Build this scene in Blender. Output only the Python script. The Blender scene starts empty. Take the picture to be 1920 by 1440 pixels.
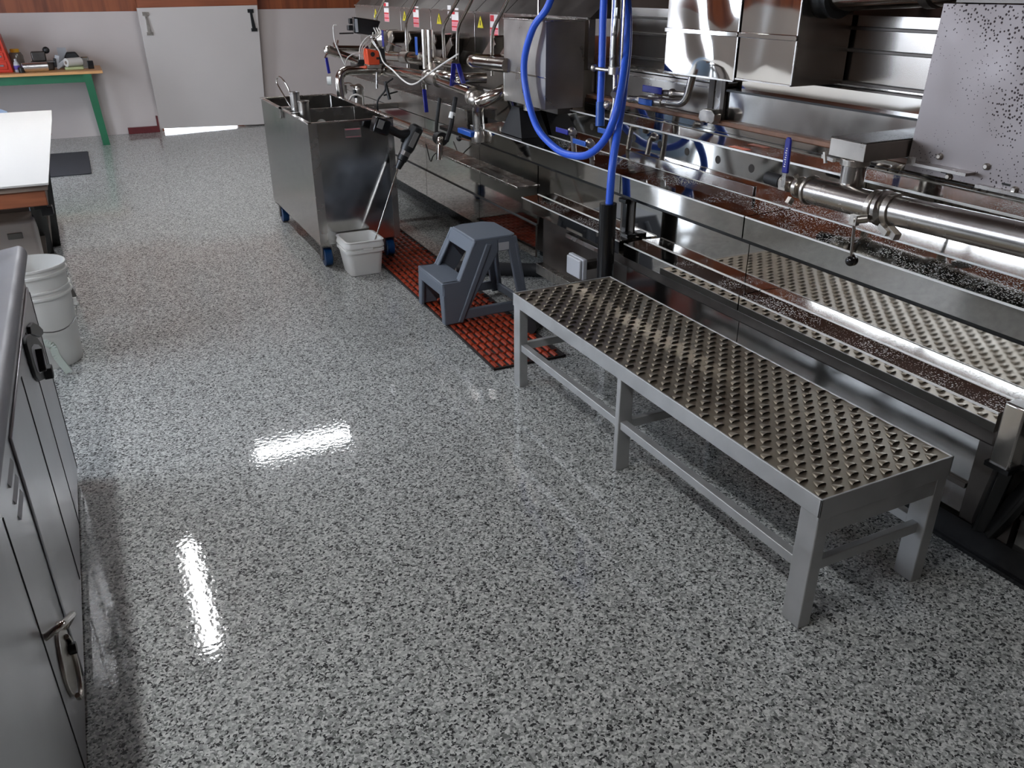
import bpy, math, random
from mathutils import Vector, Matrix

random.seed(7)
S = bpy.context.scene
COL = S.collection

# ------------------------------------------------------------------ camera
CAM_H = 1.6
pit, rol, yaw, fpx = 0.44978, -0.004078, 0.457708, 1546.24
fwd = Vector((math.sin(yaw)*math.cos(pit), math.cos(yaw)*math.cos(pit), -math.sin(pit)))
r0 = Vector((math.cos(yaw), -math.sin(yaw), 0)); u0 = r0.cross(fwd)
rt = r0*math.cos(rol) + u0*math.sin(rol); up = u0*math.cos(rol) - r0*math.sin(rol)
cd = bpy.data.cameras.new('camera'); cam = bpy.data.objects.new('camera', cd); COL.objects.link(cam)
cam.matrix_world = Matrix(((rt.x, up.x, -fwd.x, 0), (rt.y, up.y, -fwd.y, 0), (rt.z, up.z, -fwd.z, CAM_H), (0, 0, 0, 1)))
cd.sensor_fit = 'HORIZONTAL'; cd.sensor_width = 36; cd.lens = fpx/1920*36
cd.clip_start = 0.02; cd.clip_end = 100
S.camera = cam

# ------------------------------------------------------------------ world, view
w = bpy.data.worlds.new('overcast_sky'); S.world = w; w.use_nodes = True
bg = w.node_tree.nodes['Background']; bg.inputs[0].default_value = (0.82, 0.91, 1, 1); bg.inputs[1].default_value = 5.0
S.view_settings.view_transform = 'Standard'; S.view_settings.look = 'None'
S.view_settings.gamma = 1; S.view_settings.use_curve_mapping = False
S.view_settings.exposure = 0.60
WINDOW_POWER = 14.0      # daylight through frosted panes
TUBE_POWER = 70.0       # fluorescent tubes

def area(name, loc, rot, sx, sy, watts, col):
    l = bpy.data.lights.new(name, 'AREA'); l.shape = 'RECTANGLE'; l.size = sx; l.size_y = sy
    l.energy = watts; l.color = col
    o = bpy.data.objects.new(name, l); COL.objects.link(o); o.location = loc; o.rotation_euler = rot
    return o

# ------------------------------------------------------------------ materials
def srgb(r, g, b):
    f = lambda c: (c/255/12.92 if c <= 10 else ((c/255+0.055)/1.055)**2.4)
    return (f(r), f(g), f(b), 1)
MATS = {}
def mat(name, col=(128,128,128), rough=0.5, metal=0.0, coat=0, noise=0, nscale=8, bump=0, bscale=40, trans=0, emit=None, spec=0.5, streak=None):
    if name in MATS: return MATS[name]
    m = bpy.data.materials.new(name); m.use_nodes = True; MATS[name] = m
    nt = m.node_tree; b = nt.nodes['Principled BSDF']
    c = srgb(*col)
    b.inputs['Base Color'].default_value = c; b.inputs['Roughness'].default_value = rough
    b.inputs['Metallic'].default_value = metal; b.inputs['Coat Weight'].default_value = coat
    b.inputs['Specular IOR Level'].default_value = spec
    if trans: b.inputs['Transmission Weight'].default_value = trans
    if emit: b.inputs['Emission Color'].default_value = srgb(*col); b.inputs['Emission Strength'].default_value = emit
    tc = nt.nodes.new('ShaderNodeTexCoord'); mp = nt.nodes.new('ShaderNodeMapping')
    nt.links.new(tc.outputs['Object'], mp.inputs[0])
    if streak: mp.inputs['Scale'].default_value = streak
    if noise:
        n = nt.nodes.new('ShaderNodeTexNoise'); n.inputs['Scale'].default_value = nscale; n.inputs['Detail'].default_value = 5
        nt.links.new(mp.outputs[0], n.inputs['Vector'])
        r = nt.nodes.new('ShaderNodeValToRGB')
        r.color_ramp.elements[0].position = 0.3; r.color_ramp.elements[1].position = 0.7
        r.color_ramp.elements[0].color = tuple(x*(1-noise) for x in c[:3])+(1,)
        r.color_ramp.elements[1].color = tuple(min(1, x*(1+noise)) for x in c[:3])+(1,)
        nt.links.new(n.outputs['Fac'], r.inputs[0]); nt.links.new(r.outputs[0], b.inputs['Base Color'])
        if metal:
            mr = nt.nodes.new('ShaderNodeMapRange'); mr.inputs[3].default_value = rough*0.7; mr.inputs[4].default_value = rough*1.5
            nt.links.new(n.outputs['Fac'], mr.inputs[0]); nt.links.new(mr.outputs[0], b.inputs['Roughness'])
    if bump:
        n2 = nt.nodes.new('ShaderNodeTexNoise'); n2.inputs['Scale'].default_value = bscale; n2.inputs['Detail'].default_value = 2
        nt.links.new(mp.outputs[0], n2.inputs['Vector'])
        bp = nt.nodes.new('ShaderNodeBump'); bp.inputs['Strength'].default_value = min(1, bump); bp.inputs['Distance'].default_value = 0.02*max(1, bump)
        nt.links.new(n2.outputs['Fac'], bp.inputs['Height']); nt.links.new(bp.outputs[0], b.inputs['Normal'])
    return m

def drops(name, col, rough, scale, thresh, spotcol, metal=1.0, mask=0.45, mscale=3.0, strength=0.6):
    """steel with scattered water drops / spatter spots"""
    m = mat(name, col, rough, metal, noise=0.1, nscale=6)
    nt = m.node_tree; b = nt.nodes['Principled BSDF']
    tc = nt.nodes.new('ShaderNodeTexCoord')
    v = nt.nodes.new('ShaderNodeTexVoronoi'); v.inputs['Scale'].default_value = scale; v.inputs['Randomness'].default_value = 1
    nt.links.new(tc.outputs['Object'], v.inputs['Vector'])
    n = nt.nodes.new('ShaderNodeTexNoise'); n.inputs['Scale'].default_value = mscale; n.inputs['Detail'].default_value = 3
    nt.links.new(tc.outputs['Object'], n.inputs['Vector'])
    th = nt.nodes.new('ShaderNodeMapRange'); th.inputs[1].default_value = mask-0.08; th.inputs[2].default_value = mask+0.15
    th.inputs[3].default_value = 0; th.inputs[4].default_value = thresh
    nt.links.new(n.outputs['Fac'], th.inputs[0])
    lt = nt.nodes.new('ShaderNodeMath'); lt.operation = 'LESS_THAN'
    nt.links.new(v.outputs['Distance'], lt.inputs[0]); nt.links.new(th.outputs[0], lt.inputs[1])
    sb = nt.nodes.new('ShaderNodeMath'); sb.operation = 'SUBTRACT'; sb.use_clamp = True
    nt.links.new(th.outputs[0], sb.inputs[0]); nt.links.new(v.outputs['Distance'], sb.inputs[1])
    bp = nt.nodes.new('ShaderNodeBump'); bp.inputs['Strength'].default_value = strength; bp.inputs['Distance'].default_value = 0.01
    nt.links.new(sb.outputs[0], bp.inputs['Height']); nt.links.new(bp.outputs[0], b.inputs['Normal'])
    if spotcol:
        mx = nt.nodes.new('ShaderNodeMix'); mx.data_type = 'RGBA'
        src = b.inputs['Base Color'].links[0].from_socket
        nt.links.new(lt.outputs[0], mx.inputs[0]); nt.links.new(src, mx.inputs[6]); mx.inputs[7].default_value = srgb(*spotcol)
        nt.links.new(mx.outputs[2], b.inputs['Base Color'])
    return m

def flake_floor():
    m = bpy.data.materials.new('flake_epoxy'); m.use_nodes = True
    nt = m.node_tree; b = nt.nodes['Principled BSDF']; L = nt.links.new
    tc = nt.nodes.new('ShaderNodeTexCoord')
    n0 = nt.nodes.new('ShaderNodeTexNoise'); n0.inputs['Scale'].default_value = 90; n0.inputs['Detail'].default_value = 1
    L(tc.outputs['Object'], n0.inputs['Vector'])
    mx = nt.nodes.new('ShaderNodeMix'); mx.data_type = 'RGBA'; mx.inputs[0].default_value = 0.012
    L(tc.outputs['Object'], mx.inputs[6]); L(n0.outputs['Color'], mx.inputs[7])
    v = nt.nodes.new('ShaderNodeTexVoronoi'); v.inputs['Scale'].default_value = 175
    L(mx.outputs[2], v.inputs['Vector'])
    sx = nt.nodes.new('ShaderNodeSeparateColor'); L(v.outputs['Color'], sx.inputs[0])
    r = nt.nodes.new('ShaderNodeValToRGB'); r.color_ramp.interpolation = 'CONSTANT'
    e = r.color_ramp.elements
    e[0].position = 0; e[0].color = srgb(44, 45, 45)
    e[1].position = 0.14; e[1].color = srgb(108, 110, 107)
    for p, c in ((0.30, (144,145,142)), (0.52, (169,170,166)), (0.78, (198,199,195))):
        k = e.new(p); k.color = srgb(*c)
    L(sx.outputs[0], r.inputs[0]); L(r.outputs[0], b.inputs['Base Color'])
    b.inputs['Roughness'].default_value = 0.5; b.inputs['Specular IOR Level'].default_value = 0.2
    b.inputs['Coat Weight'].default_value = 0.8; b.inputs['Coat Roughness'].default_value = 0.035
    n = nt.nodes.new('ShaderNodeTexNoise'); n.inputs['Scale'].default_value = 60; n.inputs['Detail'].default_value = 1
    L(tc.outputs['Object'], n.inputs['Vector'])
    bp = nt.nodes.new('ShaderNodeBump'); bp.inputs['Strength'].default_value = 0.22; bp.inputs['Distance'].default_value = 0.0011
    L(n.outputs['Fac'], bp.inputs['Height']); L(bp.outputs[0], b.inputs['Coat Normal'])
    return m

def plank_wood(name, base, dark, axis_scale, plank):
    m = bpy.data.materials.new(name); m.use_nodes = True
    nt = m.node_tree; b = nt.nodes['Principled BSDF']; L = nt.links.new
    tc = nt.nodes.new('ShaderNodeTexCoord'); mp = nt.nodes.new('ShaderNodeMapping'); mp.inputs['Scale'].default_value = axis_scale
    L(tc.outputs['Object'], mp.inputs[0])
    n = nt.nodes.new('ShaderNodeTexNoise'); n.inputs['Scale'].default_value = 3; n.inputs['Detail'].default_value = 6
    L(mp.outputs[0], n.inputs['Vector'])
    mp2 = nt.nodes.new('ShaderNodeMapping'); mp2.inputs['Scale'].default_value = plank; L(tc.outputs['Object'], mp2.inputs[0])
    fl = nt.nodes.new('ShaderNodeVectorMath'); fl.operation = 'FLOOR'; L(mp2.outputs[0], fl.inputs[0])
    wn = nt.nodes.new('ShaderNodeTexWhiteNoise'); L(fl.outputs[0], wn.inputs['Vector'])
    ad = nt.nodes.new('ShaderNodeMath'); ad.operation = 'ADD'; L(n.outputs['Fac'], ad.inputs[0])
    mu = nt.nodes.new('ShaderNodeMath'); mu.operation = 'MULTIPLY'; mu.inputs[1].default_value = 0.5; L(wn.outputs['Value'], mu.inputs[0]); L(mu.outputs[0], ad.inputs[1])
    r = nt.nodes.new('ShaderNodeValToRGB'); r.color_ramp.elements[0].position = 0.35; r.color_ramp.elements[1].position = 1.0
    r.color_ramp.elements[0].color = srgb(*dark); r.color_ramp.elements[1].color = srgb(*base)
    L(ad.outputs[0], r.inputs[0]); L(r.outputs[0], b.inputs['Base Color']); b.inputs['Roughness'].default_value = 0.45
    return m

M_floor = flake_floor()
M_wood = plank_wood('red_brown_planks', (150,82,48), (84,36,20), (6, 6, 0.6), (7, 7, 0.01))
M_ceil = plank_wood('ceiling_planks', (88,54,41), (56,34,26), (6, 0.6, 1), (7, 0.3, 0.01))
M_fascia = mat('fascia_board', (140,76,46), 0.45, noise=0.15, nscale=3, streak=(1, 1, 14))
M_white = mat('white_wall_panel', (194,184,179), 0.4, noise=0.03, nscale=2, bump=0.04, bscale=6)
M_door = mat('white_door_paint', (200,193,188), 0.35, noise=0.02, nscale=2)
M_snow = mat('snow_ground', (235,238,242), 0.8)
M_redwood = mat('dark_red_sill', (94,26,30), 0.5, noise=0.2, nscale=10)
M_edge = mat('painted_edge_glint', (222,220,216), 0.5, .6)  # pale tone that paints the bright glint along the ledge edges
M_mirror = mat('mirror_steel', (196,193,188), 0.05, 1, bump=0.012, bscale=3)
M_satin = mat('satin_steel', (186,182,177), 0.24, 1, noise=0.06, nscale=9, bump=0.01, bscale=8)
M_panel = mat('mill_steel_panel', (178,176,173), 0.13, 1, noise=0.08, nscale=14, bump=0.012, bscale=4)
M_wavy = mat('wavy_bright_steel', (226,222,214), 0.03, 1, bump=0.10, bscale=2.6)
M_pipe = mat('polished_pipe', (204,198,190), 0.13, 1, noise=0.05, nscale=20)
M_castst = mat('cast_fitting', (188,182,174), 0.3, 1, noise=0.1, nscale=40, bump=0.03, bscale=60)
M_hood = mat('hood_steel', (172,166,160), 0.22, 1, bump=0.03, bscale=4)
M_tank = mat('stained_tank_steel', (176,170,163), 0.28, 1, noise=0.14, nscale=7, bump=0.015, bscale=5)
M_darkst = mat('dark_steel', (84,79,75), 0.35, .7, noise=0.2, nscale=8)  # dark grey steel with random mottling
M_bench = mat('bench_galvanised', (186,186,185), 0.45, 0.7, noise=0.08, nscale=14, bump=0.02, bscale=40)
M_grate = mat('grip_plate_alloy', (152,142,126), 0.42, 1, noise=0.10, nscale=7)
M_hole = mat('opening_dark', (40,36,31), 0.8)
M_wet = drops('wet_mirror_steel', (186,182,176), 0.05, 150, 0.36, None, mask=0.42, mscale=5, strength=0.8)
M_speck = drops('spattered_steel', (140,133,132), 0.5, 100, 0.33, (64,57,58), mask=0.45, mscale=3.2, strength=0.35)
M_specktop = drops('dark_speckled_top', (84,79,75), 0.35, 120, 0.40, (22,20,19), metal=.25, mask=0.36, mscale=5, strength=0.5)  # darker base with near-black specks for the box top
M_fridge = mat('fridge_steel', (184,184,187), 0.3, 1, noise=0.03, nscale=5)
M_black = mat('black_paint', (17,17,18), 0.25)
M_blackp = mat('black_plastic', (22,23,24), 0.42)
M_rubber = mat('black_rubber', (20,20,22), 0.6)
M_seam = mat('seam_shadow_gap', (26,25,25), 0.7)
M_hose = mat('blue_hose', (44,92,208), 0.38, bump=0.02, bscale=30)
M_lever = mat('blue_vinyl', (22,74,156), 0.35)
M_lever2 = mat('deep_blue_vinyl', (26,32,128), 0.35)
M_greyp = mat('grey_step_plastic', (97,104,114), 0.45, bump=0.03, bscale=160)
M_whitep = mat('white_pail_plastic', (226,225,220), 0.35)
M_bin = mat('off_white_bin', (196,188,182), 0.45)
M_palegreen = mat('pale_green_plastic', (196,206,196), 0.4)
M_greybar = mat('grey_plastic_bar', (120,118,114), 0.45)
M_elec = mat('grey_enclosure', (176,178,182), 0.4)
M_orange = mat('orange_actuator', (206,70,28), 0.45)
M_toolbox = mat('red_orange_toolbox', (190,46,18), 0.35)
M_matr = mat('orange_red_rubber', (150,50,18), 0.5, noise=0.35, nscale=9)
M_matd = mat('mat_backing', (26,16,14), 0.6)
M_darkmat = mat('charcoal_mat', (50,51,56), 0.75, bump=0.1, bscale=200)
M_green = mat('green_painted_wood', (34,98,66), 0.4, noise=0.08, nscale=6)
M_pine = mat('orange_pine', (202,150,96), 0.45, noise=0.15, nscale=4, streak=(1, 14, 14))
M_beam = mat('brown_beam', (150,88,58), 0.5, noise=0.2, nscale=5, streak=(1, 12, 12))
M_ply = mat('worn_plywood', (132,116,104), 0.6, noise=0.2, nscale=6)
M_grey_wood = mat('weathered_wood', (118,108,100), 0.65, noise=0.2, nscale=6)
M_paper = mat('white_sheet', (212,209,203), 0.55)
M_sticker = mat('white_sticker', (222,216,212), 0.5)
M_red = mat('red_print', (196,34,46), 0.5)
M_pink = mat('faded_red_print', (214,130,138), 0.5)
M_yellow = mat('yellow_warning', (206,190,44), 0.5)
M_blackprint = mat('black_print', (24,22,22), 0.5)
M_silver = mat('silver_foil', (236,236,236), 0.3, 1)
M_gasket = mat('brown_gasket', (116,82,62), 0.45, noise=0.3, nscale=12)
M_orangerefl = mat('orange_reflection_paint', (220,90,36), 0.4)  # colour of the reflection painted on the top ledge
M_wheel = mat('blue_caster_wheel', (16,62,112), 0.3)
M_zinc = mat('zinc_plate', (150,148,146), 0.3, 1)
M_cable = mat('white_cable', (206,202,196), 0.45)
M_gauge = mat('gauge_face', (216,218,214), 0.35)
M_glass = mat('clear_glass', (235,240,240), 0.03, trans=1.0)
M_bluebarrel = mat('pale_blue_barrel', (150,176,206), 0.4)
M_amber = mat('yellow_cap', (214,160,40), 0.4)
M_jar = mat('smoky_jar', (104,96,88), 0.2)
M_lime = mat('pale_green_bundle', (170,178,130), 0.6)
M_pane = mat('frosted_pane_lit', (224,237,254), 0.5, emit=WINDOW_POWER)
M_doorpane = mat('door_pane_lit', (224,237,254), 0.5, emit=WINDOW_POWER*.6)
M_tube = mat('lit_tube', (246,250,255), 0.5, emit=TUBE_POWER)

# ------------------------------------------------------------------ mesh builder
class MB:
    def __init__(s): s.v = []; s.f = []; s.m = []; s.mats = []; s.cur = 0
    def use(s, m):
        if m not in s.mats: s.mats.append(m)
        s.cur = s.mats.index(m); return s
    def add(s, vs, fs):
        o = len(s.v); s.v += [Vector(v) for v in vs]; s.f += [tuple(i+o for i in f) for f in fs]; s.m += [s.cur]*len(fs); return s
    def box(s, x0, x1, y0, y1, z0, z1):
        x0, x1 = sorted((x0, x1)); y0, y1 = sorted((y0, y1)); z0, z1 = sorted((z0, z1))
        return s.add([(x0,y0,z0),(x1,y0,z0),(x1,y1,z0),(x0,y1,z0),(x0,y0,z1),(x1,y0,z1),(x1,y1,z1),(x0,y1,z1)],
                     [(0,3,2,1),(4,5,6,7),(0,1,5,4),(1,2,6,5),(2,3,7,6),(3,0,4,7)])
    def hexa(s, a, b):   # two quads (4 points each), bottom a and top b, counter clockwise seen from above
        return s.add(list(a)+list(b), [(0,3,2,1),(4,5,6,7),(0,1,5,4),(1,2,6,5),(2,3,7,6),(3,0,4,7)])
    def bar(s, p, q, wx, wy, ref=(0,0,1)):
        p = Vector(p); q = Vector(q); d = (q-p).normalized(); r = Vector(ref)
        if abs(d.dot(r)) > 0.95: r = Vector((0, 1, 0))
        a = d.cross(r).normalized(); b = a.cross(d).normalized()
        vs = [c + a*(wx/2*i) + b*(wy/2*j) for c in (p, q) for i, j in ((-1,-1),(1,-1),(1,1),(-1,1))]
        return s.add(vs, [(0,1,2,3),(7,6,5,4),(0,4,5,1),(1,5,6,2),(2,6,7,3),(3,7,4,0)])
    def prism(s, poly, ax, a0, a1):
        def P(u, v, t): return {'x': (t, u, v), 'y': (u, t, v), 'z': (u, v, t)}[ax]
        n = len(poly); vs = [P(u, v, a0) for u, v in poly] + [P(u, v, a1) for u, v in poly]
        return s.add(vs, [tuple(range(n))[::-1], tuple(range(n, 2*n))] + [(i, (i+1) % n, (i+1) % n + n, i+n) for i in range(n)])
    def tube(s, pts, r, n=14, caps=True):
        pts = [Vector(p) for p in pts]; k = len(pts); rr = r if isinstance(r, (list, tuple)) else [r]*k
        d0 = (pts[1]-pts[0]).normalized(); ref = Vector((0, 0, 1)) if abs(d0.z) < 0.9 else Vector((1, 0, 0))
        a = d0.cross(ref).normalized(); vs = []; fs = []
        for i, p in enumerate(pts):
            if i == 0: d = pts[1]-pts[0]
            elif i == k-1: d = pts[-1]-pts[-2]
            else: d = (pts[i+1]-pts[i]).normalized() + (pts[i]-pts[i-1]).normalized()
            d.normalize(); a = (a - d*a.dot(d)).normalized(); b = d.cross(a)
            for j in range(n):
                t = 2*math.pi*j/n; vs.append(p + (a*math.cos(t) + b*math.sin(t))*rr[i])
        for i in range(k-1):
            for j in range(n):
                fs.append((i*n+j, i*n+(j+1) % n, (i+1)*n+(j+1) % n, (i+1)*n+j))
        if caps: fs += [tuple(range(n))[::-1], tuple(range((k-1)*n, k*n))]
        return s.add(vs, fs)
    def cyl(s, p, q, r, n=20): return s.tube([p, q], r, n)
    def ring(s, p, q, r, n=20): return s.tube([p, q], r, n)
    def lathe(s, prof, c, n=32, closed=False):
        cx, cy, cz = c; vs = []; fs = []; k = len(prof)
        for r, z in prof:
            for j in range(n):
                t = 2*math.pi*j/n; vs.append((cx+r*math.cos(t), cy+r*math.sin(t), cz+z))
        for i in range(k-1):
            for j in range(n): fs.append((i*n+j, i*n+(j+1) % n, (i+1)*n+(j+1) % n, (i+1)*n+j))
        return s.add(vs, fs)
    def ball(s, c, r, n=14, sq=(1, 1, 1)):
        c = Vector(c); vs = [c+Vector((0, 0, -r*sq[2]))]; fs = []; h = n//2
        for i in range(1, h):
            t = math.pi*i/h - math.pi/2
            for j in range(n):
                p = 2*math.pi*j/n; vs.append(c+Vector((r*sq[0]*math.cos(t)*math.cos(p), r*sq[1]*math.cos(t)*math.sin(p), r*sq[2]*math.sin(t))))
        vs.append(c+Vector((0, 0, r*sq[2]))); last = len(vs)-1
        for j in range(n): fs.append((0, 1+(j+1) % n, 1+j)); fs.append((last, 1+(h-2)*n+j, 1+(h-2)*n+(j+1) % n))
        for i in range(h-2):
            for j in range(n): fs.append((1+i*n+j, 1+i*n+(j+1) % n, 1+(i+1)*n+(j+1) % n, 1+(i+1)*n+j))
        return s.add(vs, fs)
    def rrect(s, x0, x1, y0, y1, r, n=5):
        out = []
        for cx, cy, a in ((x1-r, y1-r, 0), (x0+r, y1-r, 90), (x0+r, y0+r, 180), (x1-r, y0+r, 270)):
            for i in range(n+1):
                t = math.radians(a+90*i/n); out.append((cx+r*math.cos(t), cy+r*math.sin(t)))
        return out

def fillet(pts, r, n=6):
    pts = [Vector(p) for p in pts]; out = [pts[0]]
    for i in range(1, len(pts)-1):
        a, b, c = pts[i-1], pts[i], pts[i+1]; u = (a-b); v = (c-b)
        k = min(r, u.length*0.49, v.length*0.49); p = b+u.normalized()*k; q = b+v.normalized()*k
        for j in range(n+1):
            t = j/n; out.append(p*(1-t)**2 + b*2*t*(1-t) + q*t*t)
    out.append(pts[-1]); return out
def spline(pts, n=8):
    P = [Vector(p) for p in pts]; P = [P[0]*2-P[1]] + P + [P[-1]*2-P[-2]]; out = []
    for i in range(1, len(P)-2):
        for j in range(n):
            t = j/n; a, b, c, d = P[i-1], P[i], P[i+1], P[i+2]
            out.append(0.5*((2*b)+(c-a)*t+(2*a-5*b+4*c-d)*t*t+(3*b-3*c+d-a)*t**3))
    out.append(P[-2]); return out

def finish(name, mb, m, base, parent, bevel, smooth):
    me = bpy.data.meshes.new(name)
    me.from_pydata([tuple(v-base) for v in mb.v], [], mb.f); me.validate()
    ms = mb.mats if mb.mats else [m]
    for x in ms: me.materials.append(x)
    if mb.mats and len(me.polygons) == len(mb.m): me.polygons.foreach_set('material_index', mb.m)
    if smooth:
        me.shade_smooth(); me.set_sharp_from_angle(angle=math.radians(38))
    o = bpy.data.objects.new(name, me); COL.objects.link(o)
    if parent is not None: o.parent = parent
    if bevel:
        bv = o.modifiers.new('bevel', 'BEVEL'); bv.width = bevel; bv.segments = 2; bv.limit_method = 'ANGLE'; bv.angle_limit = math.radians(40)
        bv.harden_normals = False
    return o

class Thing:
    """an Empty at the thing's base that parents its parts (parts are given in room coordinates)"""
    def __init__(s, name, label, cat, loc, group=None, rz=0):
        o = bpy.data.objects.new(name, None); COL.objects.link(o); o.location = loc; o.empty_display_size = 0.1
        o['label'] = label; o['category'] = cat
        if group: o['group'] = group
        o.rotation_euler = (0, 0, rz); s.o = o; s.base = Vector(loc)
    def part(s, name, mb, m=None, bevel=0, smooth=True, under=None, label=None):
        p = finish(name, mb, m, s.base, under if under is not None else s.o, bevel, smooth)
        if label: p['label'] = label
        return p
def single(name, label, cat, mb, m, loc, bevel=0, group=None, smooth=True):
    o = finish(name, mb, m, Vector(loc), None, bevel, smooth); o.location = loc
    o['label'] = label; o['category'] = cat
    if group: o['group'] = group
    return o
def struct(name, mb, m, parent=None, bevel=0, label=None):
    o = finish(name, mb, m, Vector((0, 0, 0)), parent, bevel, True)
    if parent is None: o['kind'] = 'structure'
    if label: o['label'] = label
    return o
def slot(mb, pts, w, d):     # thin raised bar sequence used for seams
    for a, b in zip(pts, pts[1:]): mb.bar(a, b, w, d)
    return mb

# ================================================================== SETTING
XL, XR, YB, YF, ZC = -2.2, 5.2, 11.35, -4.0, 3.1
struct('floor', MB().box(XL-.1, XR+.1, YF-.1, YB, -.1, 0), M_floor)
struct('ground_outside', MB().box(-8, 12, YB, 20, -.1, 0), M_snow)
b = MB().box(XL-.1, .82, YB, YB+.12, 0, ZC).box(.82, 1.70, YB, YB+.12, .2, ZC).box(1.70, XR+.1, YB, YB+.12, 0, ZC)
struct('wall_back', b, M_wood)
struct('ceiling', MB().box(XL-.1, XR+.1, YF-.1, YB+.1, ZC, ZC+.1), M_ceil)
# left wall with three window openings (y0,y1,z0,z1)
WINS = [(3.15, 6.0, 1.2, 2.04), (8.15, 9.35, 0.0, 2.1)]
b = MB(); ys = YF
for y0, y1, z0, z1 in sorted(WINS):
    b.box(XL-.12, XL, ys, y0, 0, ZC); b.box(XL-.12, XL, y0, y1, 0, z0) if z0 > .1 else None; b.box(XL-.12, XL, y0, y1, z1, ZC); ys = y1
b.box(XL-.12, XL, ys, YB, 0, ZC)
struct('wall_left', b, M_wood)
struct('wall_right', MB().box(XR, XR+.12, YF, YB, 0, ZC), M_wood)
b = MB().box(XL, XR, YF-.12, YF, 0, ZC)
struct('wall_front', b, M_wood)
def window(n, axis, a0, a1, z0, z1):
    t = .06; f = MB(); q = MB()
    def B(m, u0, u1, d0, d1, w0, w1):
        m.box(XL-.1+d0, XL-.1+d1, u0, u1, w0, w1) if axis == 'x' else m.box(u0, u1, YF-.1+d0, YF-.1+d1, w0, w1)
    for u0, u1, w0, w1 in ((a0, a0+t, z0, z1), (a1-t, a1, z0, z1), (a0, a1, z0, z0+t), (a0, a1, z1-t, z1), ((a0+a1)/2-t/2, (a0+a1)/2+t/2, z0, z1)):
        B(f, u0, u1, 0, .08, w0, w1)
    B(q, a0, a1, .02, .03, z0, z1)
    fo = struct('window_%d' % n, f, M_white); struct('pane', q, M_pane if z0 > .1 else M_doorpane, parent=fo)
for i, (y0, y1, z0, z1) in enumerate(WINS): window(i+1, 'x', y0, y1, z0, z1)
# white wainscot sheets
H = 1.352
b = MB().box(XL, .80, YB-.014, YB, .0, H).box(.80, 1.78, YB-.014, YB, .2, H).box(1.78, XR, YB-.014, YB, 0, H)
struct('trim_1', b, M_white)
b = MB(); ys = YF
for y0, y1, z0, z1 in sorted(WINS):
    b.box(XL, XL+.012, ys, y0, 0, H); b.box(XL, XL+.012, y0, y1, 0, min(H, z0)) if z0 > .1 else None; ys = y1
b.box(XL, XL+.012, ys, YB-.014, 0, H)
struct('trim_2', b, M_white)
struct('trim_3', MB().box(XL, XR, YF, YF+.012, 0, H), M_white)
struct('trim_4', MB().box(XR-.012, XR, YF, YB-.014, 0, H), M_white)
# board above the hatch door and dark red sill stub beside it
struct('trim_5', MB().box(.757, 2.105, 11.19, 11.335, 1.392, 1.72), M_fascia)
struct('baseboard_back', MB().box(.41, .765, 11.285, 11.336, 0, .072).box(.745, .765, 11.285, 11.336, .072, .19), M_redwood, bevel=.003)

# hatch door, leaning out a little at the top, daylight under it
b = MB().hexa([(.775, 11.25, .045), (2.045, 11.25, .012), (2.045, 11.29, .012), (.775, 11.29, .045)],
              [(.745, 11.17, 1.388), (2.098, 11.17, 1.402), (2.098, 11.21, 1.402), (.745, 11.21, 1.388)])
door = struct('door_1', b, M_door, bevel=.003, label='white painted hatch door with two steel tee latches')
def tee_latch(x, zt, zb, dx, m):
    y = 11.165; b = MB()
    b.box(x-.035, x+.035, y-.006, y+.01, zt-.02, zt+.02).box(x+dx-.035, x+dx+.035, y-.006+.01, y+.02, zb-.018, zb+.018)
    b.hexa([(x+dx-.022, y-.004, zb), (x+dx+.022, y-.004, zb), (x+dx+.022, y+.02, zb), (x+dx-.022, y+.02, zb)],
           [(x-.012, y-.008, zt), (x+.012, y-.008, zt), (x+.012, y+.01, zt), (x-.012, y+.01, zt)])
    struct('latch', b, m, parent=door, bevel=.002)
tee_latch(.828, 1.325, 1.115, .012, M_castst); tee_latch(2.01, 1.34, 1.13, .018, M_blackp)

# ceiling tubes
def ceiling_light(x, y, along, length, label):
    t = Thing('ceiling_light', label, 'ceiling light', (x, y, ZC)); f = MB(); g = MB()
    h = length/2
    if along == 'x':
        f.box(x-h, x+h, y-.09, y+.09, ZC-.06, ZC); g.box(x-h+.03, x+h-.03, y-.05, y+.05, ZC-.085, ZC-.06)
    else:
        f.box(x-.09, x+.09, y-h, y+h, ZC-.06, ZC); g.box(x-.05, x+.05, y-h+.03, y+h-.03, ZC-.085, ZC-.06)
    t.part('housing', f, M_door, bevel=.004); t.part('tube', g, M_tube)
ceiling_light(1.46, 8.28, 'x', 1.1, 'fluorescent ceiling light across the aisle near the far wall')
ceiling_light(.06, 6.15, 'y', 1.5, 'fluorescent ceiling light along the aisle over the wheeled steel cart')
ceiling_light(-.55, 1.3, 'y', 1.5, 'fluorescent ceiling light above the steel chest')

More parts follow.
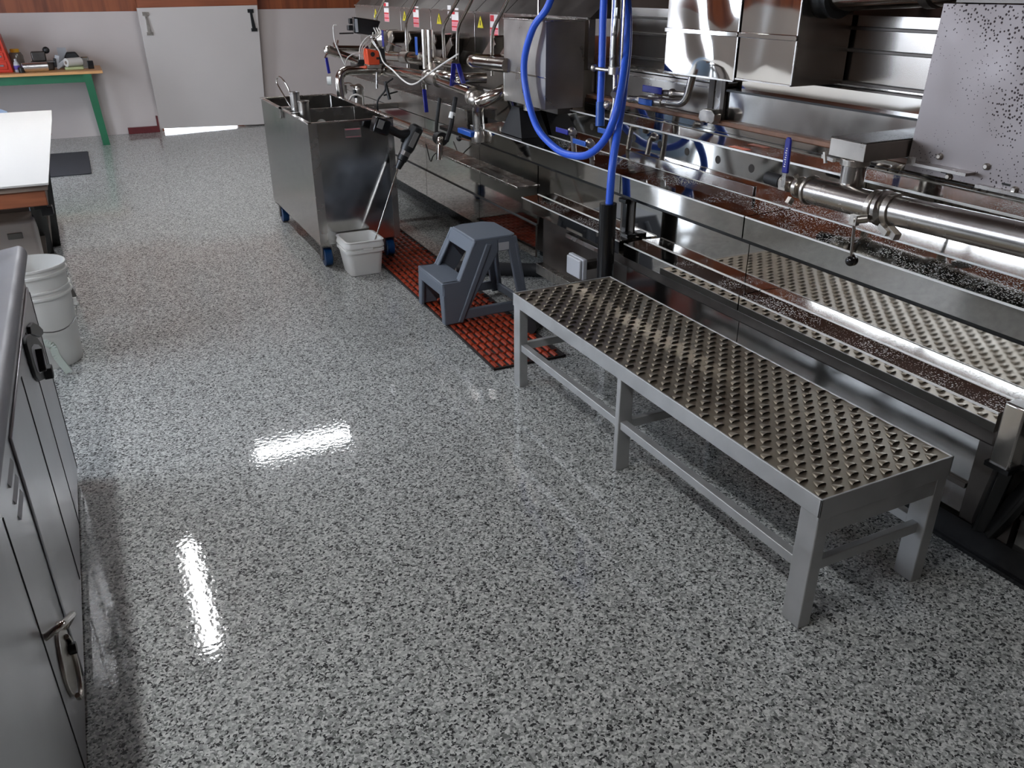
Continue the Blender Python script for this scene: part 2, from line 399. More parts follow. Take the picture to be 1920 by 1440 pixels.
# ================================================================== FAR LEFT: green table and what is on it
t = Thing('work_table', 'green painted work table with an orange pine top against the far wall', 'table', (-.9, 10.95, 0))
TZ = .785
t.part('table_top', MB().box(-2.1, .245, 10.58, 11.32, TZ-.03, TZ), M_pine, bevel=.003)
t.part('apron', MB().box(-2.0, .12, 10.63, 10.66, TZ-.115, TZ-.03).box(-2.0, .12, 11.26, 11.29, TZ-.115, TZ-.03).box(.09, .12, 10.66, 11.26, TZ-.115, TZ-.03).box(-2.0, -1.97, 10.66, 11.26, TZ-.115, TZ-.03), M_green)
for x0, x1 in ((.085, .135), (-1.97, -2.02)):
    for y in (10.62, 11.27):
        t.part('leg', MB().hexa([(x1-.035, y-.035, 0), (x1+.035, y-.035, 0), (x1+.035, y+.035, 0), (x1-.035, y+.035, 0)],
                                [(x0-.04, y-.035, TZ-.03), (x0+.04, y-.035, TZ-.03), (x0+.04, y+.035, TZ-.03), (x0-.04, y+.035, TZ-.03)]), M_green)
t = Thing('toolbox', 'red orange steel toolbox with drawers at the left end of the green table', 'toolbox', (-.85, 10.95, TZ))
t.part('body', MB().hexa([(-1.1, 10.78, TZ), (-.615, 10.78, TZ), (-.615, 11.1, TZ), (-1.1, 11.1, TZ)], [(-1.1, 10.78, 1.16), (-.665, 10.78, 1.16), (-.665, 11.1, 1.16), (-1.1, 11.1, 1.16)]), M_toolbox, bevel=.006)
for z in (.82, .91, 1.0):
    d = t.part('drawer', MB().box(-1.08, -.655-(z-.8)*.13, 10.768, 10.782, z, z+.075), M_toolbox, bevel=.003)
    t.part('handle', MB().box(-.80, -.69, 10.755, 10.770, z+.03, z+.045), M_zinc, under=d)
t = Thing('jar', 'dark jar with a yellow lid beside the red toolbox', 'jar', (-.575, 11.12, TZ))
t.part('body', MB().lathe([(0, 0), (.07, 0), (.072, .01), (.072, .15), (.055, .18), (0, .18)], (-.575, 11.12, TZ), 20), M_jar)
t.part('lid', MB().lathe([(0, .18), (.045, .18), (.045, .215), (0, .217)], (-.575, 11.12, TZ), 20), M_amber)
t = Thing('spray_bottle', 'small bottle with a blue and purple label in front of the yellow lidded jar', 'bottle', (-.575, 10.83, TZ))
t.part('body', MB().lathe([(0, 0), (.03, 0), (.032, .02), (.032, .07), (.02, .1), (.012, .11), (.012, .13), (0, .13)], (-.575, 10.83, TZ), 16), M_elec)
t.part('label', MB().lathe([(.0326, .025), (.0326, .066)], (-.575, 10.83, TZ), 16), mat('violet_label', (84, 66, 150), .5))
single('cap_pot', 'dark little pot at the table edge by the silver roll', 'pot', MB().lathe([(0, 0), (.03, 0), (.034, .05), (.03, .055), (0, .05)], (-.53, 10.7, TZ), 16), M_blackp, (-.53, 10.7, TZ))
b = MB().tube([(-.52, 10.72, TZ+.048), (-.28, 10.76, TZ+.048)], .046, 20)
single('foil_roll', 'shiny silver roll lying on the green table', 'roll', b, M_silver, (-.4, 10.74, TZ))
t = Thing('bench_grinder', 'grey bench tool with a black knob behind the silver roll', 'tool', (-.36, 10.98, TZ))
t.part('body', MB().box(-.42, -.28, 10.93, 11.06, TZ+.09, TZ+.19).box(-.44, -.22, 10.9, 11.1, TZ, TZ+.09), M_darkst, bevel=.012)
t.part('knob', MB().ball((-.265, 10.98, TZ+.2), .036), M_blackp)
t.part('tray', MB().box(-.46, -.2, 10.86, 10.9, TZ+.082, TZ+.09), M_zinc)
t = Thing('power_drill', 'grey pistol shaped power tool standing at the middle of the green table', 'tool', (-.2, 10.92, TZ))
t.part('body', MB().bar((-.2, 10.92, TZ+.02), (-.165, 10.92, TZ+.15), .05, .05).bar((-.2, 10.92, TZ+.02), (-.09, 10.92, TZ+.09), .06, .05), M_elec, bevel=.01)
t.part('grip', MB().bar((-.205, 10.885, TZ+.03), (-.2, 10.885, TZ+.12), .03, .02), M_blackp, bevel=.006)
single('card_box', 'small grey card standing behind the pistol shaped tool', 'card', MB().box(-.16, -.07, 11.15, 11.18, TZ, TZ+.21), M_elec, (-.115, 11.16, TZ))
single('black_case', 'black rounded case behind the paper towel roll', 'case', MB().prism([(-.1, TZ), (.065, TZ), (.06, TZ+.1), (.02, TZ+.17), (-.07, TZ+.17), (-.1, TZ+.12)], 'y', 11.0, 11.14), M_blackp, (-.02, 11.07, TZ), bevel=.015)
t = Thing('paper_towel_roll', 'white paper roll lying on its side on the green table', 'paper roll', (-.02, 10.88, TZ+.02))
t.part('paper', MB().tube([(-.095, 10.83, TZ+.075), (.05, 10.93, TZ+.075)], .045, 20), M_paper)
t.part('core', MB().tube([(-.0975, 10.8283, TZ+.075), (-.09, 10.8335, TZ+.075)], .018, 14), M_ply)
single('cloth_bundle', 'pale green bundle under the white paper roll', 'cloth', MB().box(-.12, .07, 10.78, 10.97, TZ, TZ+.03), M_lime, (-.02, 10.88, TZ), bevel=.012)
t = Thing('glass_jar', 'clear glass jar near the right end of the green table', 'jar', (.095, 11.0, TZ))
t.part('glass', MB().lathe([(0, 0), (.042, 0), (.045, .01), (.045, .11), (.04, .115), (.04, .012), (0, .012)], (.095, 11.0, TZ), 18), M_glass)
single('small_box', 'small black box at the right end of the green table', 'box', MB().box(.115, .175, 10.85, 10.92, TZ, TZ+.085), M_black, (.145, 10.88, TZ), bevel=.004)
single('floor_mat', 'charcoal rubber floor mat in front of the green table', 'mat', MB().prism(MB().rrect(-1.1, -.068, 8.9, 10.2, .03), 'z', 0, .012), M_darkmat, (-.55, 9.55, 0), bevel=.004)

# ================================================================== LEFT: white topped table, barrel, bin, buckets
t = Thing('trestle_table', 'table with a white sheet top and brown beam on trestle legs at the left edge', 'table', (-.8, 5.4, 0))
t.part('top_sheet', MB().prism([(4.2, .815), (6.4, .815), (6.72, .835), (6.72, .842), (6.4, .823), (4.2, .823)], 'x', -1.5, -.213), M_paper, label='white sheet top')
t.part('plywood_deck', MB().box(-1.5, -.222, 4.215, 6.6, .79, .8145), M_ply)
t.part('beam', MB().box(-1.5, -.235, 4.225, 4.265, .72, .79), M_beam, bevel=.004)
t.part('beam', MB().box(-1.5, -.235, 6.4, 6.44, .72, .79), M_beam, bevel=.004)
for y in (4.5, 6.0):
    for x, s in ((-.30, 1), (-1.40, -1)):
        t.part('leg', MB().bar((x-.07*s, y+1.0 if y < 5 else y+.35, 0), (x, y, .72), .06, .03), M_black)
        t.part('leg', MB().bar((x-.10*s, y+.45 if y < 5 else y-.3, 0), (x-.01*s, y+.35 if y < 5 else y-.02, .72), .05, .03), M_grey_wood)
    t.part('cross_brace', MB().bar((-.36, y+.36, .60), (-1.34, y+.36, .60), .02, .06), M_grey_wood)
t.part('clamp', MB().box(-.275, -.225, 4.29, 4.34, .66, .70).box(-.30, -.245, 4.29, 4.33, .69, .72), M_blackp, bevel=.004)
single('plastic_drum', 'pale blue plastic drum behind the white topped table', 'drum', MB().lathe([(0, 0), (.26, 0), (.28, .03), (.28, .72), (.26, .78), (.2, .81), (0, .815)], (-.78, 7.3, 0), 30), M_bluebarrel, (-.78, 7.3, 0))
t = Thing('storage_bin', 'tall off white bin under the front edge of the white topped table', 'bin', (-.5, 4.72, 0))
b = MB(); 
b.hexa([(-.62, 4.6, 0), (-.35, 4.6, 0), (-.35, 4.78, 0), (-.62, 4.78, 0)], [(-.66, 4.58, .585), (-.335, 4.58, .585), (-.335, 4.8, .585), (-.66, 4.8, .585)])
t.part('body', b, M_bin, bevel=.014)
t.part('handle_slot', MB().box(-.46, -.395, 4.576, 4.584, .50, .53), M_greybar, bevel=.003)
t.part('base_rib', MB().box(-.43, -.352, 4.588, 4.60, .235, .27), M_greybar, bevel=.003)
def pail(label, c, z, wire):
    t = Thing('pail', label, 'bucket', (c[0], c[1], z), 'nested round white pails')
    pr = [(0, .004), (.128, 0), (.132, .006), (.1475, .335), (.156, .337), (.156, .347), (.148, .349), (.149, .366), (.155, .368), (.154, .376), (.146, .376), (.127, .012), (0, .012)]
    t.part('shell', MB().lathe(pr, (c[0], c[1], z), 44), M_whitep)
    if wire:
        pts = [(c[0]+.155*math.cos(a), c[1]+.155*math.sin(a)-.012, z+.26-.07*math.sin((a+2.3)/2.35*math.pi)) for a in [-2.3+i*2.35/14 for i in range(15)]]
        t.part('wire_handle', MB().tube(pts, .0028, 6), M_zinc)
        e = pts[-1]; t.part('handle_ear', MB().ball(e, .013, 10).box(e[0]-.012, e[0]+.006, e[1]-.008, e[1]+.008, e[2], e[2]+.03), M_whitep)
pail('round white pail standing on the floor beside the steel chest, lower of two nested', (-.375, 4.2), 0, True)
pail('round white pail nested in the top of another beside the steel chest', (-.375, 4.2), .10, False)
def arch(name, label, y, x0, x1, h, m, w, ybar):
    P = spline([(x0-.12, y, h*.72), (x0-.02, y, h), (x0+.05, y, h*.93), (x1-.03, y, h*.55), (x1, y, .012)], 6)
    b = MB(); n = len(P)
    for a, c in zip(P, P[1:]): b.bar(a, c, w, .016, ref=(0, 1, 0))
    b.bar((x0-.12, y, h*.72), (x0-.2, y, 0), w, .016, ref=(0, 1, 0))
    return single(name, label, 'plastic arch', b, m, (x1-.1, y, 0))
arch('arched_foot', 'pale green plastic arch standing on the floor in front of the nested white pails', 3.98, -.40, -.305, .168, M_palegreen, .03, 0)
arch('arched_foot', 'grey plastic arch standing on the floor behind the nested white pails', 5.1, -.37, -.27, .30, M_greybar, .03, 0)

# ================================================================== LEFT FRONT: steel chest
FX, FY0, FY1, FT = -.285, .75, 3.08, .835
t = Thing('steel_chest', 'long stainless steel chest with a rounded top edge at the left foreground', 'chest', (-.65, 1.9, 0))
t.part('body', MB().box(-.98, FX, FY0, 2.975, .03, FT-.06), M_fridge, bevel=.004)
t.part('plinth', MB().box(-.95, FX-.03, FY0+.03, 2.94, 0, .03), M_black)
prof = [(-1.0, FT-.055), (FX-.002, FT-.055)] + [(FX-.004+.022*math.cos(a), FT-.025+.028*math.sin(a)) for a in [math.radians(x) for x in range(-80, 91, 17)]] + [(FX-.05, FT-.004), (FX-.10, FT-.012), (-1.0, FT-.012)]
t.part('worktop', MB().prism(prof, 'y', FY0-.01, FY1), mat('worktop_steel', (150,150,153), 0.52, 1, noise=.04, nscale=6), label='satin steel worktop with a rounded front edge')
t.part('rust_spot', MB().box(FX-.1, FX-.055, 2.06, 2.12, FT-.013, FT-.007), mat('rust_stain', (150, 92, 60), .6))
d = t.part('door_panel', MB().box(FX, FX+.006, 1.85, 2.955, .055, .735), M_fridge, bevel=.003)
g = MB()
for y0, y1, z0 in ((2.566, 2.572, .055), (2.953, 2.959, .055), (2.234, 2.243, .077)):
    t.part('panel_seam', MB().box(FX+.004, FX+.0075, y0, y1, z0, .715), M_seam)
OV = [(2.443, .665), (2.445, .725), (2.47, .735), (2.58, .706), (2.74, .634), (2.82, .58), (2.835, .54), (2.826, .485), (2.79, .483), (2.66, .53), (2.52, .582), (2.46, .62)]
cy = sum(a for a, _ in OV)/len(OV); cz = sum(c for _, c in OV)/len(OV)
h = t.part('handle_ring', MB().prism(OV, 'x', FX+.006, FX+.016), M_blackp, bevel=.002, label='black slanted oval paddle handle in the door')
t.part('recess', MB().prism([(cy+(a-cy)*.70, cz+(c-cz)*.62) for a, c in OV], 'x', FX+.016, FX+.0166), M_elec, under=h)
t.part('paddle', MB().bar((FX+.02, 2.545, .60), (FX+.02, 2.585, .655), .03, .012), M_blackp, under=h, bevel=.003)
t.part('thumb_latch', MB().box(FX+.012, FX+.038, 2.66, 2.70, .525, .56), M_blackp, under=h, bevel=.004)
t.part('hook_plate', MB().prism([(2.61, .695), (2.63, .711), (2.74, .685), (2.86, .635), (2.955, .585), (2.94, .575), (2.84, .60), (2.72, .65)], 'x', FX+.006, FX+.016), M_blackp, bevel=.002)
for z in (.707, .668, .630):
    t.part('louvre', MB().prism([(FX, z-.004), (FX+.005, z-.004), (FX, z+.008)], 'y', 1.69, 1.80), M_fridge)
t.part('latch_plate', MB().tube([(FX, 1.70, .245), (FX+.008, 1.70, .245)], .085, 30), M_castst, bevel=.002)
lp = t.part('bail_handle', MB().tube(fillet([(FX, 1.575, .41), (FX+.035, 1.575, .43), (FX+.04, 1.72, .345), (FX+.012, 1.76, .285)], .03), .008, 10), M_pipe, label='bent wire bail handle')
t.part('latch_ring', MB().tube([(FX+.012, 1.70+.06*math.cos(a), .215+.075*math.sin(a)) for a in [math.radians(x) for x in range(-150, 61, 15)]], .006, 8), M_castst)
t.part('latch_pin', MB().cyl((FX, 1.74, .235), (FX+.024, 1.74, .235), .014, 14), M_blackp)
t.part('face_seam', MB().box(FX, FX+.0015, 1.545, 1.55, .05, .72), M_seam)

# ================================================================== CART
CX0, CX1, CY0, CY1, CZ0, CZ1 = 1.14, 1.655, 4.985, 6.37, .15, .88
t = Thing('wheeled_tub', 'deep stainless steel tub on blue casters in the aisle before the far wall', 'tub cart', (1.4, 5.68, 0))
b = MB(); s = .012
b.box(CX0, CX0+s, CY0, CY1, CZ0, CZ1).box(CX1-s, CX1, CY0, CY1, CZ0, CZ1).box(CX0+s, CX1-s, CY0, CY0+s, CZ0, CZ1).box(CX0+s, CX1-s, CY1-s, CY1, CZ0, CZ1).box(CX0+s, CX1-s, CY0+s, CY1-s, CZ0, CZ0+s)
t.part('shell', b, M_panel, bevel=.004)
t.part('basin_floor', MB().box(CX0+s, CX1-s, CY0+s, CY1-s, .50, .51), M_satin)
d = t.part('divider', MB().box(CX0+s, CX1-s, 5.76, 5.775, .51, .865), M_satin, bevel=.002)
t.part('drain_cap', MB().tube([(1.41, 5.758, .76), (1.41, 5.764, .76)], .035, 20), M_whitep, under=d)
b = MB()
for x0, x1, y0, y1 in ((CX0-.008, CX0+.02, CY0-.008, CY1+.008), (CX1-.02, CX1+.008, CY0-.008, CY1+.008), (CX0, CX1, CY0-.008, CY0+.02), (CX0, CX1, CY1-.02, CY1+.008)): b.box(x0, x1, y0, y1, CZ1, CZ1+.006)
t.part('rim', b, M_satin, bevel=.002)
for x0, x1 in ((CX0-.002, CX0+.05), (CX1-.035, CX1+.002)): t.part('corner_trim', MB().box(x0, x1, CY0-.003, CY0, CZ0, CZ1), M_satin)
st = t.part('maker_label', MB().box(1.352, 1.452, CY0-.0045, CY0-.003, .785, .842), M_tank)
st2 = MB().box(1.358, 1.446, CY0-.0055, CY0-.0045, .832, .838).box(1.358, 1.446, CY0-.0055, CY0-.0045, .790, .793)
t.part('red_band', st2, M_pink, under=st)
for x, y in ((1.19, 5.06), (1.60, 5.06), (1.19, 6.29), (1.60, 6.29)):
    z0 = .014 if x > 1.5 and y < 5.5 else 0.001
    k = t.part('caster', MB().box(x-.05, x+.05, y-.05, y+.05, CZ0-.008, CZ0-.001).box(x-.034, x-.028, y-.022, y+.022, .055, CZ0-.008).box(x+.028, x+.034, y-.022, y+.022, .055, CZ0-.008), M_zinc)
    t.part('wheel', MB().tube([(x-.025, y, z0+.058), (x-.021, y, z0+.058), (x+.021, y, z0+.058), (x+.025, y, z0+.058)], [.05, .058, .058, .05], 26), M_wheel, under=k)
    t.part('hub', MB().cyl((x-.036, y, z0+.058), (x+.036, y, z0+.058), .02, 16), M_zinc, under=k)
# sampling cups on the left rim
t = Thing('sampling_cup', 'taller of two steel sampling cups standing on the left rim of the wheeled tub', 'cup', (1.195, 5.60, CZ1), 'sampling cups on the tub rim')
t.part('cup', MB().lathe([(0, 0), (.031, 0), (.031, .125), (.035, .128), (.035, .135), (.029, .135), (.029, .01), (0, .01)], (1.215, 5.60, CZ1-.02), 24), M_satin)
t.part('bracket', MB().box(1.125, 1.20, 5.66, 5.70, CZ1+.006, CZ1+.018).box(1.125, 1.135, 5.66, 5.70, CZ1-.05, CZ1+.018).box(1.16, 1.215, 5.55, 5.70, CZ1-.026, CZ1-.02), M_satin)
t = Thing('sampling_cup', 'shorter of two steel sampling cups hanging inside the left rim of the wheeled tub', 'cup', (1.225, 5.42, CZ1-.12), 'sampling cups on the tub rim')
t.part('cup', MB().lathe([(0, 0), (.033, 0), (.033, .19), (.037, .193), (.037, .2), (.031, .2), (.031, .01), (0, .01)], (1.225, 5.42, CZ1-.12), 24), M_tank)
t.part('hook', MB().box(1.14, 1.20, 5.41, 5.43, CZ1+.006, CZ1+.012), M_satin)
single('wire_hook', 'tall bent wire hook looped beside the sampling cups on the tub rim', 'hook',
       MB().tube(spline([(1.215, 5.70, .87), (1.20, 5.86, .95), (1.195, 6.0, 1.01), (1.195, 5.99, 1.045), (1.195, 5.9, 1.062), (1.2, 5.80, 1.045), (1.21, 5.73, 1.0), (1.215, 5.68, .93)], 6), .0045, 8), M_pipe, (1.21, 5.7, .87))

# ================================================================== SQUARE BUCKET, DRILL
t = Thing('square_pail', 'square white plastic pail with a drill mixer standing in it', 'bucket', (1.345, 4.83, 0))
def rr(x0, x1, y0, y1, r): return MB().rrect(x0, x1, y0, y1, r, 6)
lv = [(1.258, 1.452, 4.76, 4.945, .03, .002), (1.236, 1.462, 4.728, 4.958, .035, .15), (1.226, 1.470, 4.716, 4.967, .037, .152), (1.226, 1.470, 4.716, 4.967, .037, .166), (1.236, 1.462, 4.726, 4.958, .035, .168),
      (1.236, 1.463, 4.724, 4.958, .035, .18), (1.226, 1.471, 4.714, 4.968, .037, .182), (1.226, 1.471, 4.714, 4.968, .037, .19), (1.232, 1.466, 4.72, 4.962, .036, .215), (1.226, 1.470, 4.714, 4.967, .037, .217), (1.226, 1.470, 4.714, 4.967, .037, .222),
      (1.240, 1.458, 4.728, 4.952, .033, .222), (1.264, 1.447, 4.766, 4.94, .028, .012)]
b = MB(); vs = []; n = len(rr(0, 1, 0, 1, .1))
for x0, x1, y0, y1, r, z in lv: vs += [(x, y, z) for x, y in rr(x0, x1, y0, y1, r)]
fs = [tuple(range(n))[::-1]] + [(i*n+j, i*n+(j+1) % n, (i+1)*n+(j+1) % n, (i+1)*n+j) for i in range(len(lv)-1) for j in range(n)] + [tuple(range((len(lv)-1)*n, len(lv)*n))]
b.add(vs, fs); t.part('shell', b, M_whitep)
t.part('grip_tab', MB().box(1.33, 1.39, 4.712, 4.722, .166, .18), M_whitep, bevel=.002)
t = Thing('drill_mixer', 'black cordless drill with a mixing rod leaning on the steel tub', 'drill', (1.40, 4.85, .02))
Yd = 4.875
ax0, ax1 = Vector((1.775, Yd, .845)), Vector((1.69, Yd, .70))
b = MB().tube([ax0, ax0+(ax1-ax0)*.08, ax0+(ax1-ax0)*.85, ax1], [.030, .043, .042, .036], 20)
t.part('motor_body', b, M_blackp)
t.part('side_plate', MB().bar(ax0+(ax1-ax0)*.25+Vector((0, -.040, 0)), ax0+(ax1-ax0)*.8+Vector((0, -.040, 0)), .03, .008, ref=(0, 1, 0)), M_greybar)
t.part('grip', MB().tube([(1.735, Yd, .80), (1.66, Yd, .80), (1.57, Yd, .85)], [.030, .025, .026], 14), M_blackp)
bt = t.part('battery', MB().bar((1.585, Yd, .842), (1.495, Yd, .874), .09, .085, ref=(0, 1, 0)), M_black, bevel=.008)
t.part('battery_face', MB().bar((1.54, Yd-.045, .895), (1.52, Yd-.045, .85), .035, .006, ref=(0, 1, 0)), M_greybar, under=bt)
dv = (ax1-ax0).normalized()
t.part('gear_ring', MB().cyl(ax1, ax1+dv*.028, .033, 20), M_zinc)
t.part('chuck', MB().tube([ax1+dv*.028, ax1+dv*.06, ax1+dv*.065, ax1+dv*.115], [.033, .031, .025, .017], 20), M_blackp)
p0 = ax1+dv*.11; p1 = Vector((1.375, 4.83, .03))
t.part('mixing_rod', MB().tube([p0, p1], .005, 8), M_pipe)
t.part('whisk_loop', MB().tube(spline([p1+(p0-p1)*.2, p1+(p0-p1)*.13+Vector((-.045, -.01, 0)), p1+Vector((-.035, -.02, .01)), p1+Vector((0, 0, -.004))], 6), .0035, 6), M_castst)
t.part('trigger', MB().box(1.665, 1.685, Yd-.012, Yd+.012, .755, .785), M_blackp)

# ================================================================== RED MAT
t = Thing('drainage_mat', 'orange red slatted rubber drainage mat under the grey step stool', 'mat', (1.64, 3.13, 0), rz=math.radians(-1.3))
t.base = Vector((0, 0, 0))
W, Lm = .375, 2.55; x0 = -W/2+.0
b = MB().box(-W/2, W/2, 0, Lm, 0, .004)
b.box(-W/2, -W/2+.008, 0, Lm, .004, .011).box(W/2-.008, W/2, 0, Lm, .004, .011).box(-W/2, W/2, 0, .008, .004, .011).box(-W/2, W/2, Lm-.008, Lm, .004, .011)
t.part('backing', b, M_matd)
b = MB(); ny = 34; nx = 9
for j in range(ny):
    y = .012 + j*(Lm-.024)/ny; ly = (Lm-.024)/ny
    for i in range(nx):
        xa = -W/2+.012 + i*(W-.024)/nx; wx = (W-.024)/nx
        b.add([(xa, y+.004, .004), (xa+wx*.62, y+.004, .004), (xa+wx*.62, y+ly-.008, .004), (xa, y+ly-.008, .004), (xa+wx*.12, y+.006, .013), (xa+wx*.42, y+.006, .0125), (xa+wx*.52, y+ly-.012, .011), (xa+wx*.12, y+ly-.012, .012)],
              [(4,5,6,7),(0,1,5,4),(1,2,6,5),(2,3,7,6),(3,0,4,7)])
    b.box(-W/2+.008, W/2-.008, y+ly-.006, y+ly-.003, .004, .0105)
t.part('slats', b, M_matr, smooth=False)

# ================================================================== STEP STOOL
SZ = .013
t = Thing('step_stool', 'grey plastic two step stool standing on the orange red mat', 'step stool', (1.69, 3.91, SZ))
ya, yb = 3.725, 4.115      # outer faces at the floor
lean = .085                # inward lean of the sides per metre
def side(s):
    y_ = lambda z: (ya+z*lean) if s < 0 else (yb-z*lean)
    th = .022
    b = MB()
    def pan(poly, off=0, th=th):
        v1 = [(x, y_(z)+(off if s < 0 else -off), z+SZ) for x, z in poly]; v2 = [(x, y_(z)+((off+th) if s < 0 else -(off+th)), z+SZ) for x, z in poly]
        n = len(poly); a, c = (v1, v2) if s < 0 else (v2, v1)
        b.add(a+c, [tuple(range(n)), tuple(range(n, 2*n))[::-1]] + [(i, i+n, (i+1) % n+n, (i+1) % n) for i in range(n)])
    pan([(1.452, 0), (1.548, 0), (1.775, .345), (1.775, .415), (1.640, .415), (1.545, .222), (1.455, .222)])
    pan([(1.775, .345), (1.835, .345), (1.875, .415), (1.775, .415)])
    pan([(1.835, .345), (1.895, 0), (1.948, 0), (1.885, .415), (1.85, .415)])
    pan([(1.545, .015), (1.90, .015), (1.892, .068), (1.585, .068)])
    pan([(1.522, .01), (1.548, .0), (1.735, .392), (1.705, .398)], off=-.010, th=.012)
    return b
A, B_ = side(-1), side(1)
b = MB(); b.add(A.v, A.f); b.add(B_.v, B_.f)
def yz(z, i=0): return (ya+z*lean+i, yb-z*lean-i)
# lower step: tread, apron and front feet
y0, y1 = yz(.21); b.box(1.45, 1.60, y0, y1, .205+SZ, .222+SZ)
b.box(1.45, 1.468, y0, y1, .150+SZ, .212+SZ)
for z0, z1 in ((0, .15),):
    a0, a1 = yz(z0); c0, c1 = yz(z1)
    b.hexa([(1.45, a0, SZ), (1.47, a0, SZ), (1.47, a0+.045, SZ), (1.45, a0+.045, SZ)], [(1.45, c0, .16+SZ), (1.47, c0, .16+SZ), (1.47, c0+.055, .16+SZ), (1.45, c0+.055, .16+SZ)])
    b.hexa([(1.45, a1-.045, SZ), (1.47, a1-.045, SZ), (1.47, a1, SZ), (1.45, a1, SZ)], [(1.45, c1-.055, .16+SZ), (1.47, c1-.055, .16+SZ), (1.47, c1, .16+SZ), (1.45, c1, .16+SZ)])
# upper front: apron and slanted flanges
y0, y1 = yz(.38); b.hexa([(1.615, y0, .35+SZ), (1.635, y0, .35+SZ), (1.635, y1, .35+SZ), (1.615, y1, .35+SZ)], [(1.64, y0, .415+SZ), (1.66, y0, .415+SZ), (1.66, y1, .415+SZ), (1.64, y1, .415+SZ)])
for q in (0, 1):
    a = yz(.222)[q]; c = yz(.36)[q]; k = .05 if q == 0 else -.05
    lo = [(1.545, min(a, a+k), .215+SZ), (1.56, min(a, a+k), .215+SZ), (1.56, max(a, a+k), .215+SZ), (1.545, max(a, a+k), .215+SZ)]
    hi = [(1.615, min(c, c+k), .36+SZ), (1.632, min(c, c+k), .36+SZ), (1.632, max(c, c+k), .36+SZ), (1.615, max(c, c+k), .36+SZ)]
    b.hexa(lo, hi)
# top with clipped corners, rear apron and rear stretcher
y0, y1 = yz(.415)
b.prism([(1.64, y0), (1.85, y0), (1.885, y0+.03), (1.885, y1-.045), (1.83, y1+.0), (1.70, y1), (1.64, y1-.03)], 'z', .40+SZ, .424+SZ)
b.box(1.862, 1.882, y0, y1, .35+SZ, .41+SZ)
for q in (0, 1):
    a = yz(0)[q]; c = yz(.36)[q]; k = .05 if q == 0 else -.05
    b.hexa([(1.925, min(a, a+k), SZ), (1.948, min(a, a+k), SZ), (1.948, max(a, a+k), SZ), (1.925, max(a, a+k), SZ)],
           [(1.868, min(c, c+k), .38+SZ), (1.89, min(c, c+k), .38+SZ), (1.89, max(c, c+k), .38+SZ), (1.868, max(c, c+k), .38+SZ)])
y0, y1 = yz(.04); b.box(1.915, 1.935, y0, y1, .015+SZ, .06+SZ)
body = t.part('moulded_body', b, M_greyp, bevel=.006)
y0 = ya+.37*lean
t.part('paper_label', MB().box(1.775, 1.835, y0-.0035, y0-.0015, .35+SZ, .392+SZ), M_elec, under=body, label='blank grey paper label on the side')
s = t.part('white_sticker', MB().hexa([(1.6175, 3.775, .353+SZ), (1.619, 3.775, .353+SZ), (1.619, 3.805, .353+SZ), (1.6175, 3.805, .353+SZ)], [(1.6355, 3.775, .40+SZ), (1.637, 3.775, .40+SZ), (1.637, 3.805, .40+SZ), (1.6355, 3.805, .40+SZ)]), M_sticker, under=body)

# ================================================================== BENCH
t = Thing('work_platform', 'long low steel platform bench with a bumpy grip plate top in the foreground', 'bench', (1.715, 2.1, 0))
X0, X1, Y0, Y1, ZT = 1.475, 1.965, 1.222, 2.985, .425
t.part('plate_sheet', MB().box(X0+.006, X1-.006, Y0+.006, Y1-.006, ZT-.012, ZT-.003), M_grate)
b = MB(); px, py = .0585, .034; row = 0; y = Y0+.022
while y < Y1-.03:
    x = X0+.026 + (px/2 if row % 2 else 0)
    while x < X1-.018:
        hw, hh, ln = .0155, .0068, .026; n = 10; k = 4; z0 = ZT-.003
        vs = []; fs = []
        for i in range(k+1):
            q = i/k; sc = math.cos(q*math.pi/2)
            for j in range(n+1):
                a = math.pi*j/n; teeth = (.0009 if (j % 2 and i == 0) else 0)
                vs.append((x-hw*math.cos(a)*(.35+.65*sc), y+q*ln, z0+hh*math.sin(a)*sc+teeth))
        for i in range(k):
            for j in range(n): fs.append((i*(n+1)+j, (i+1)*(n+1)+j, (i+1)*(n+1)+j+1, i*(n+1)+j+1))
        b.use(M_grate).add(vs, fs)
        b.use(M_hole).add([(x-hw*.92*math.cos(math.pi*j/8), y+.002, z0+hh*.78*math.sin(math.pi*j/8)) for j in range(9)], [tuple(range(9))])
        x += px
    y += py; row += 1
t.part('grip_bumps', b, None)
b = MB().box(X0, X0+.006, Y0, Y1, ZT-.056, ZT).box(X1-.006, X1, Y0, Y1, ZT-.056, ZT).box(X0, X1, Y0, Y0+.006, ZT-.066, ZT).box(X0, X1, Y1-.006, Y1, ZT-.056, ZT)
t.part('edge_frame', b, M_bench, bevel=.0015)
t.part('end_rail', MB().box(X0+.02, X1-.02, Y0+.003, Y0+.04, ZT-.118, ZT-.067), M_bench, bevel=.002)
t.part('end_rail', MB().box(X0+.02, X1-.02, Y1-.04, Y1-.003, ZT-.10, ZT-.057), M_bench, bevel=.002)
for y0, y1, w in ((Y0+.002, Y0+.067, .042), (2.145, 2.17, .056), (Y1-.06, Y1-.004, .04)):
    for x0 in (X0+.003, X1-.003-w):
        t.part('leg', MB().box(x0, x0+w, y0, y1, 0, ZT-.05), M_bench, bevel=.003)
for x0 in (X0+.01, X1-.04):
    t.part('long_rail', MB().box(x0, x0+.028, Y0+.067, 2.145, .172, .203), M_bench, bevel=.002)
    t.part('long_rail', MB().box(x0, x0+.028, 2.17, Y1-.06, .172, .203), M_bench, bevel=.002)
for y in (Y0+.025, 2.147, Y1-.04):
    t.part('cross_rail', MB().box(X0+.04, X1-.042, y, y+.022, .166, .20), M_bench, bevel=.002)

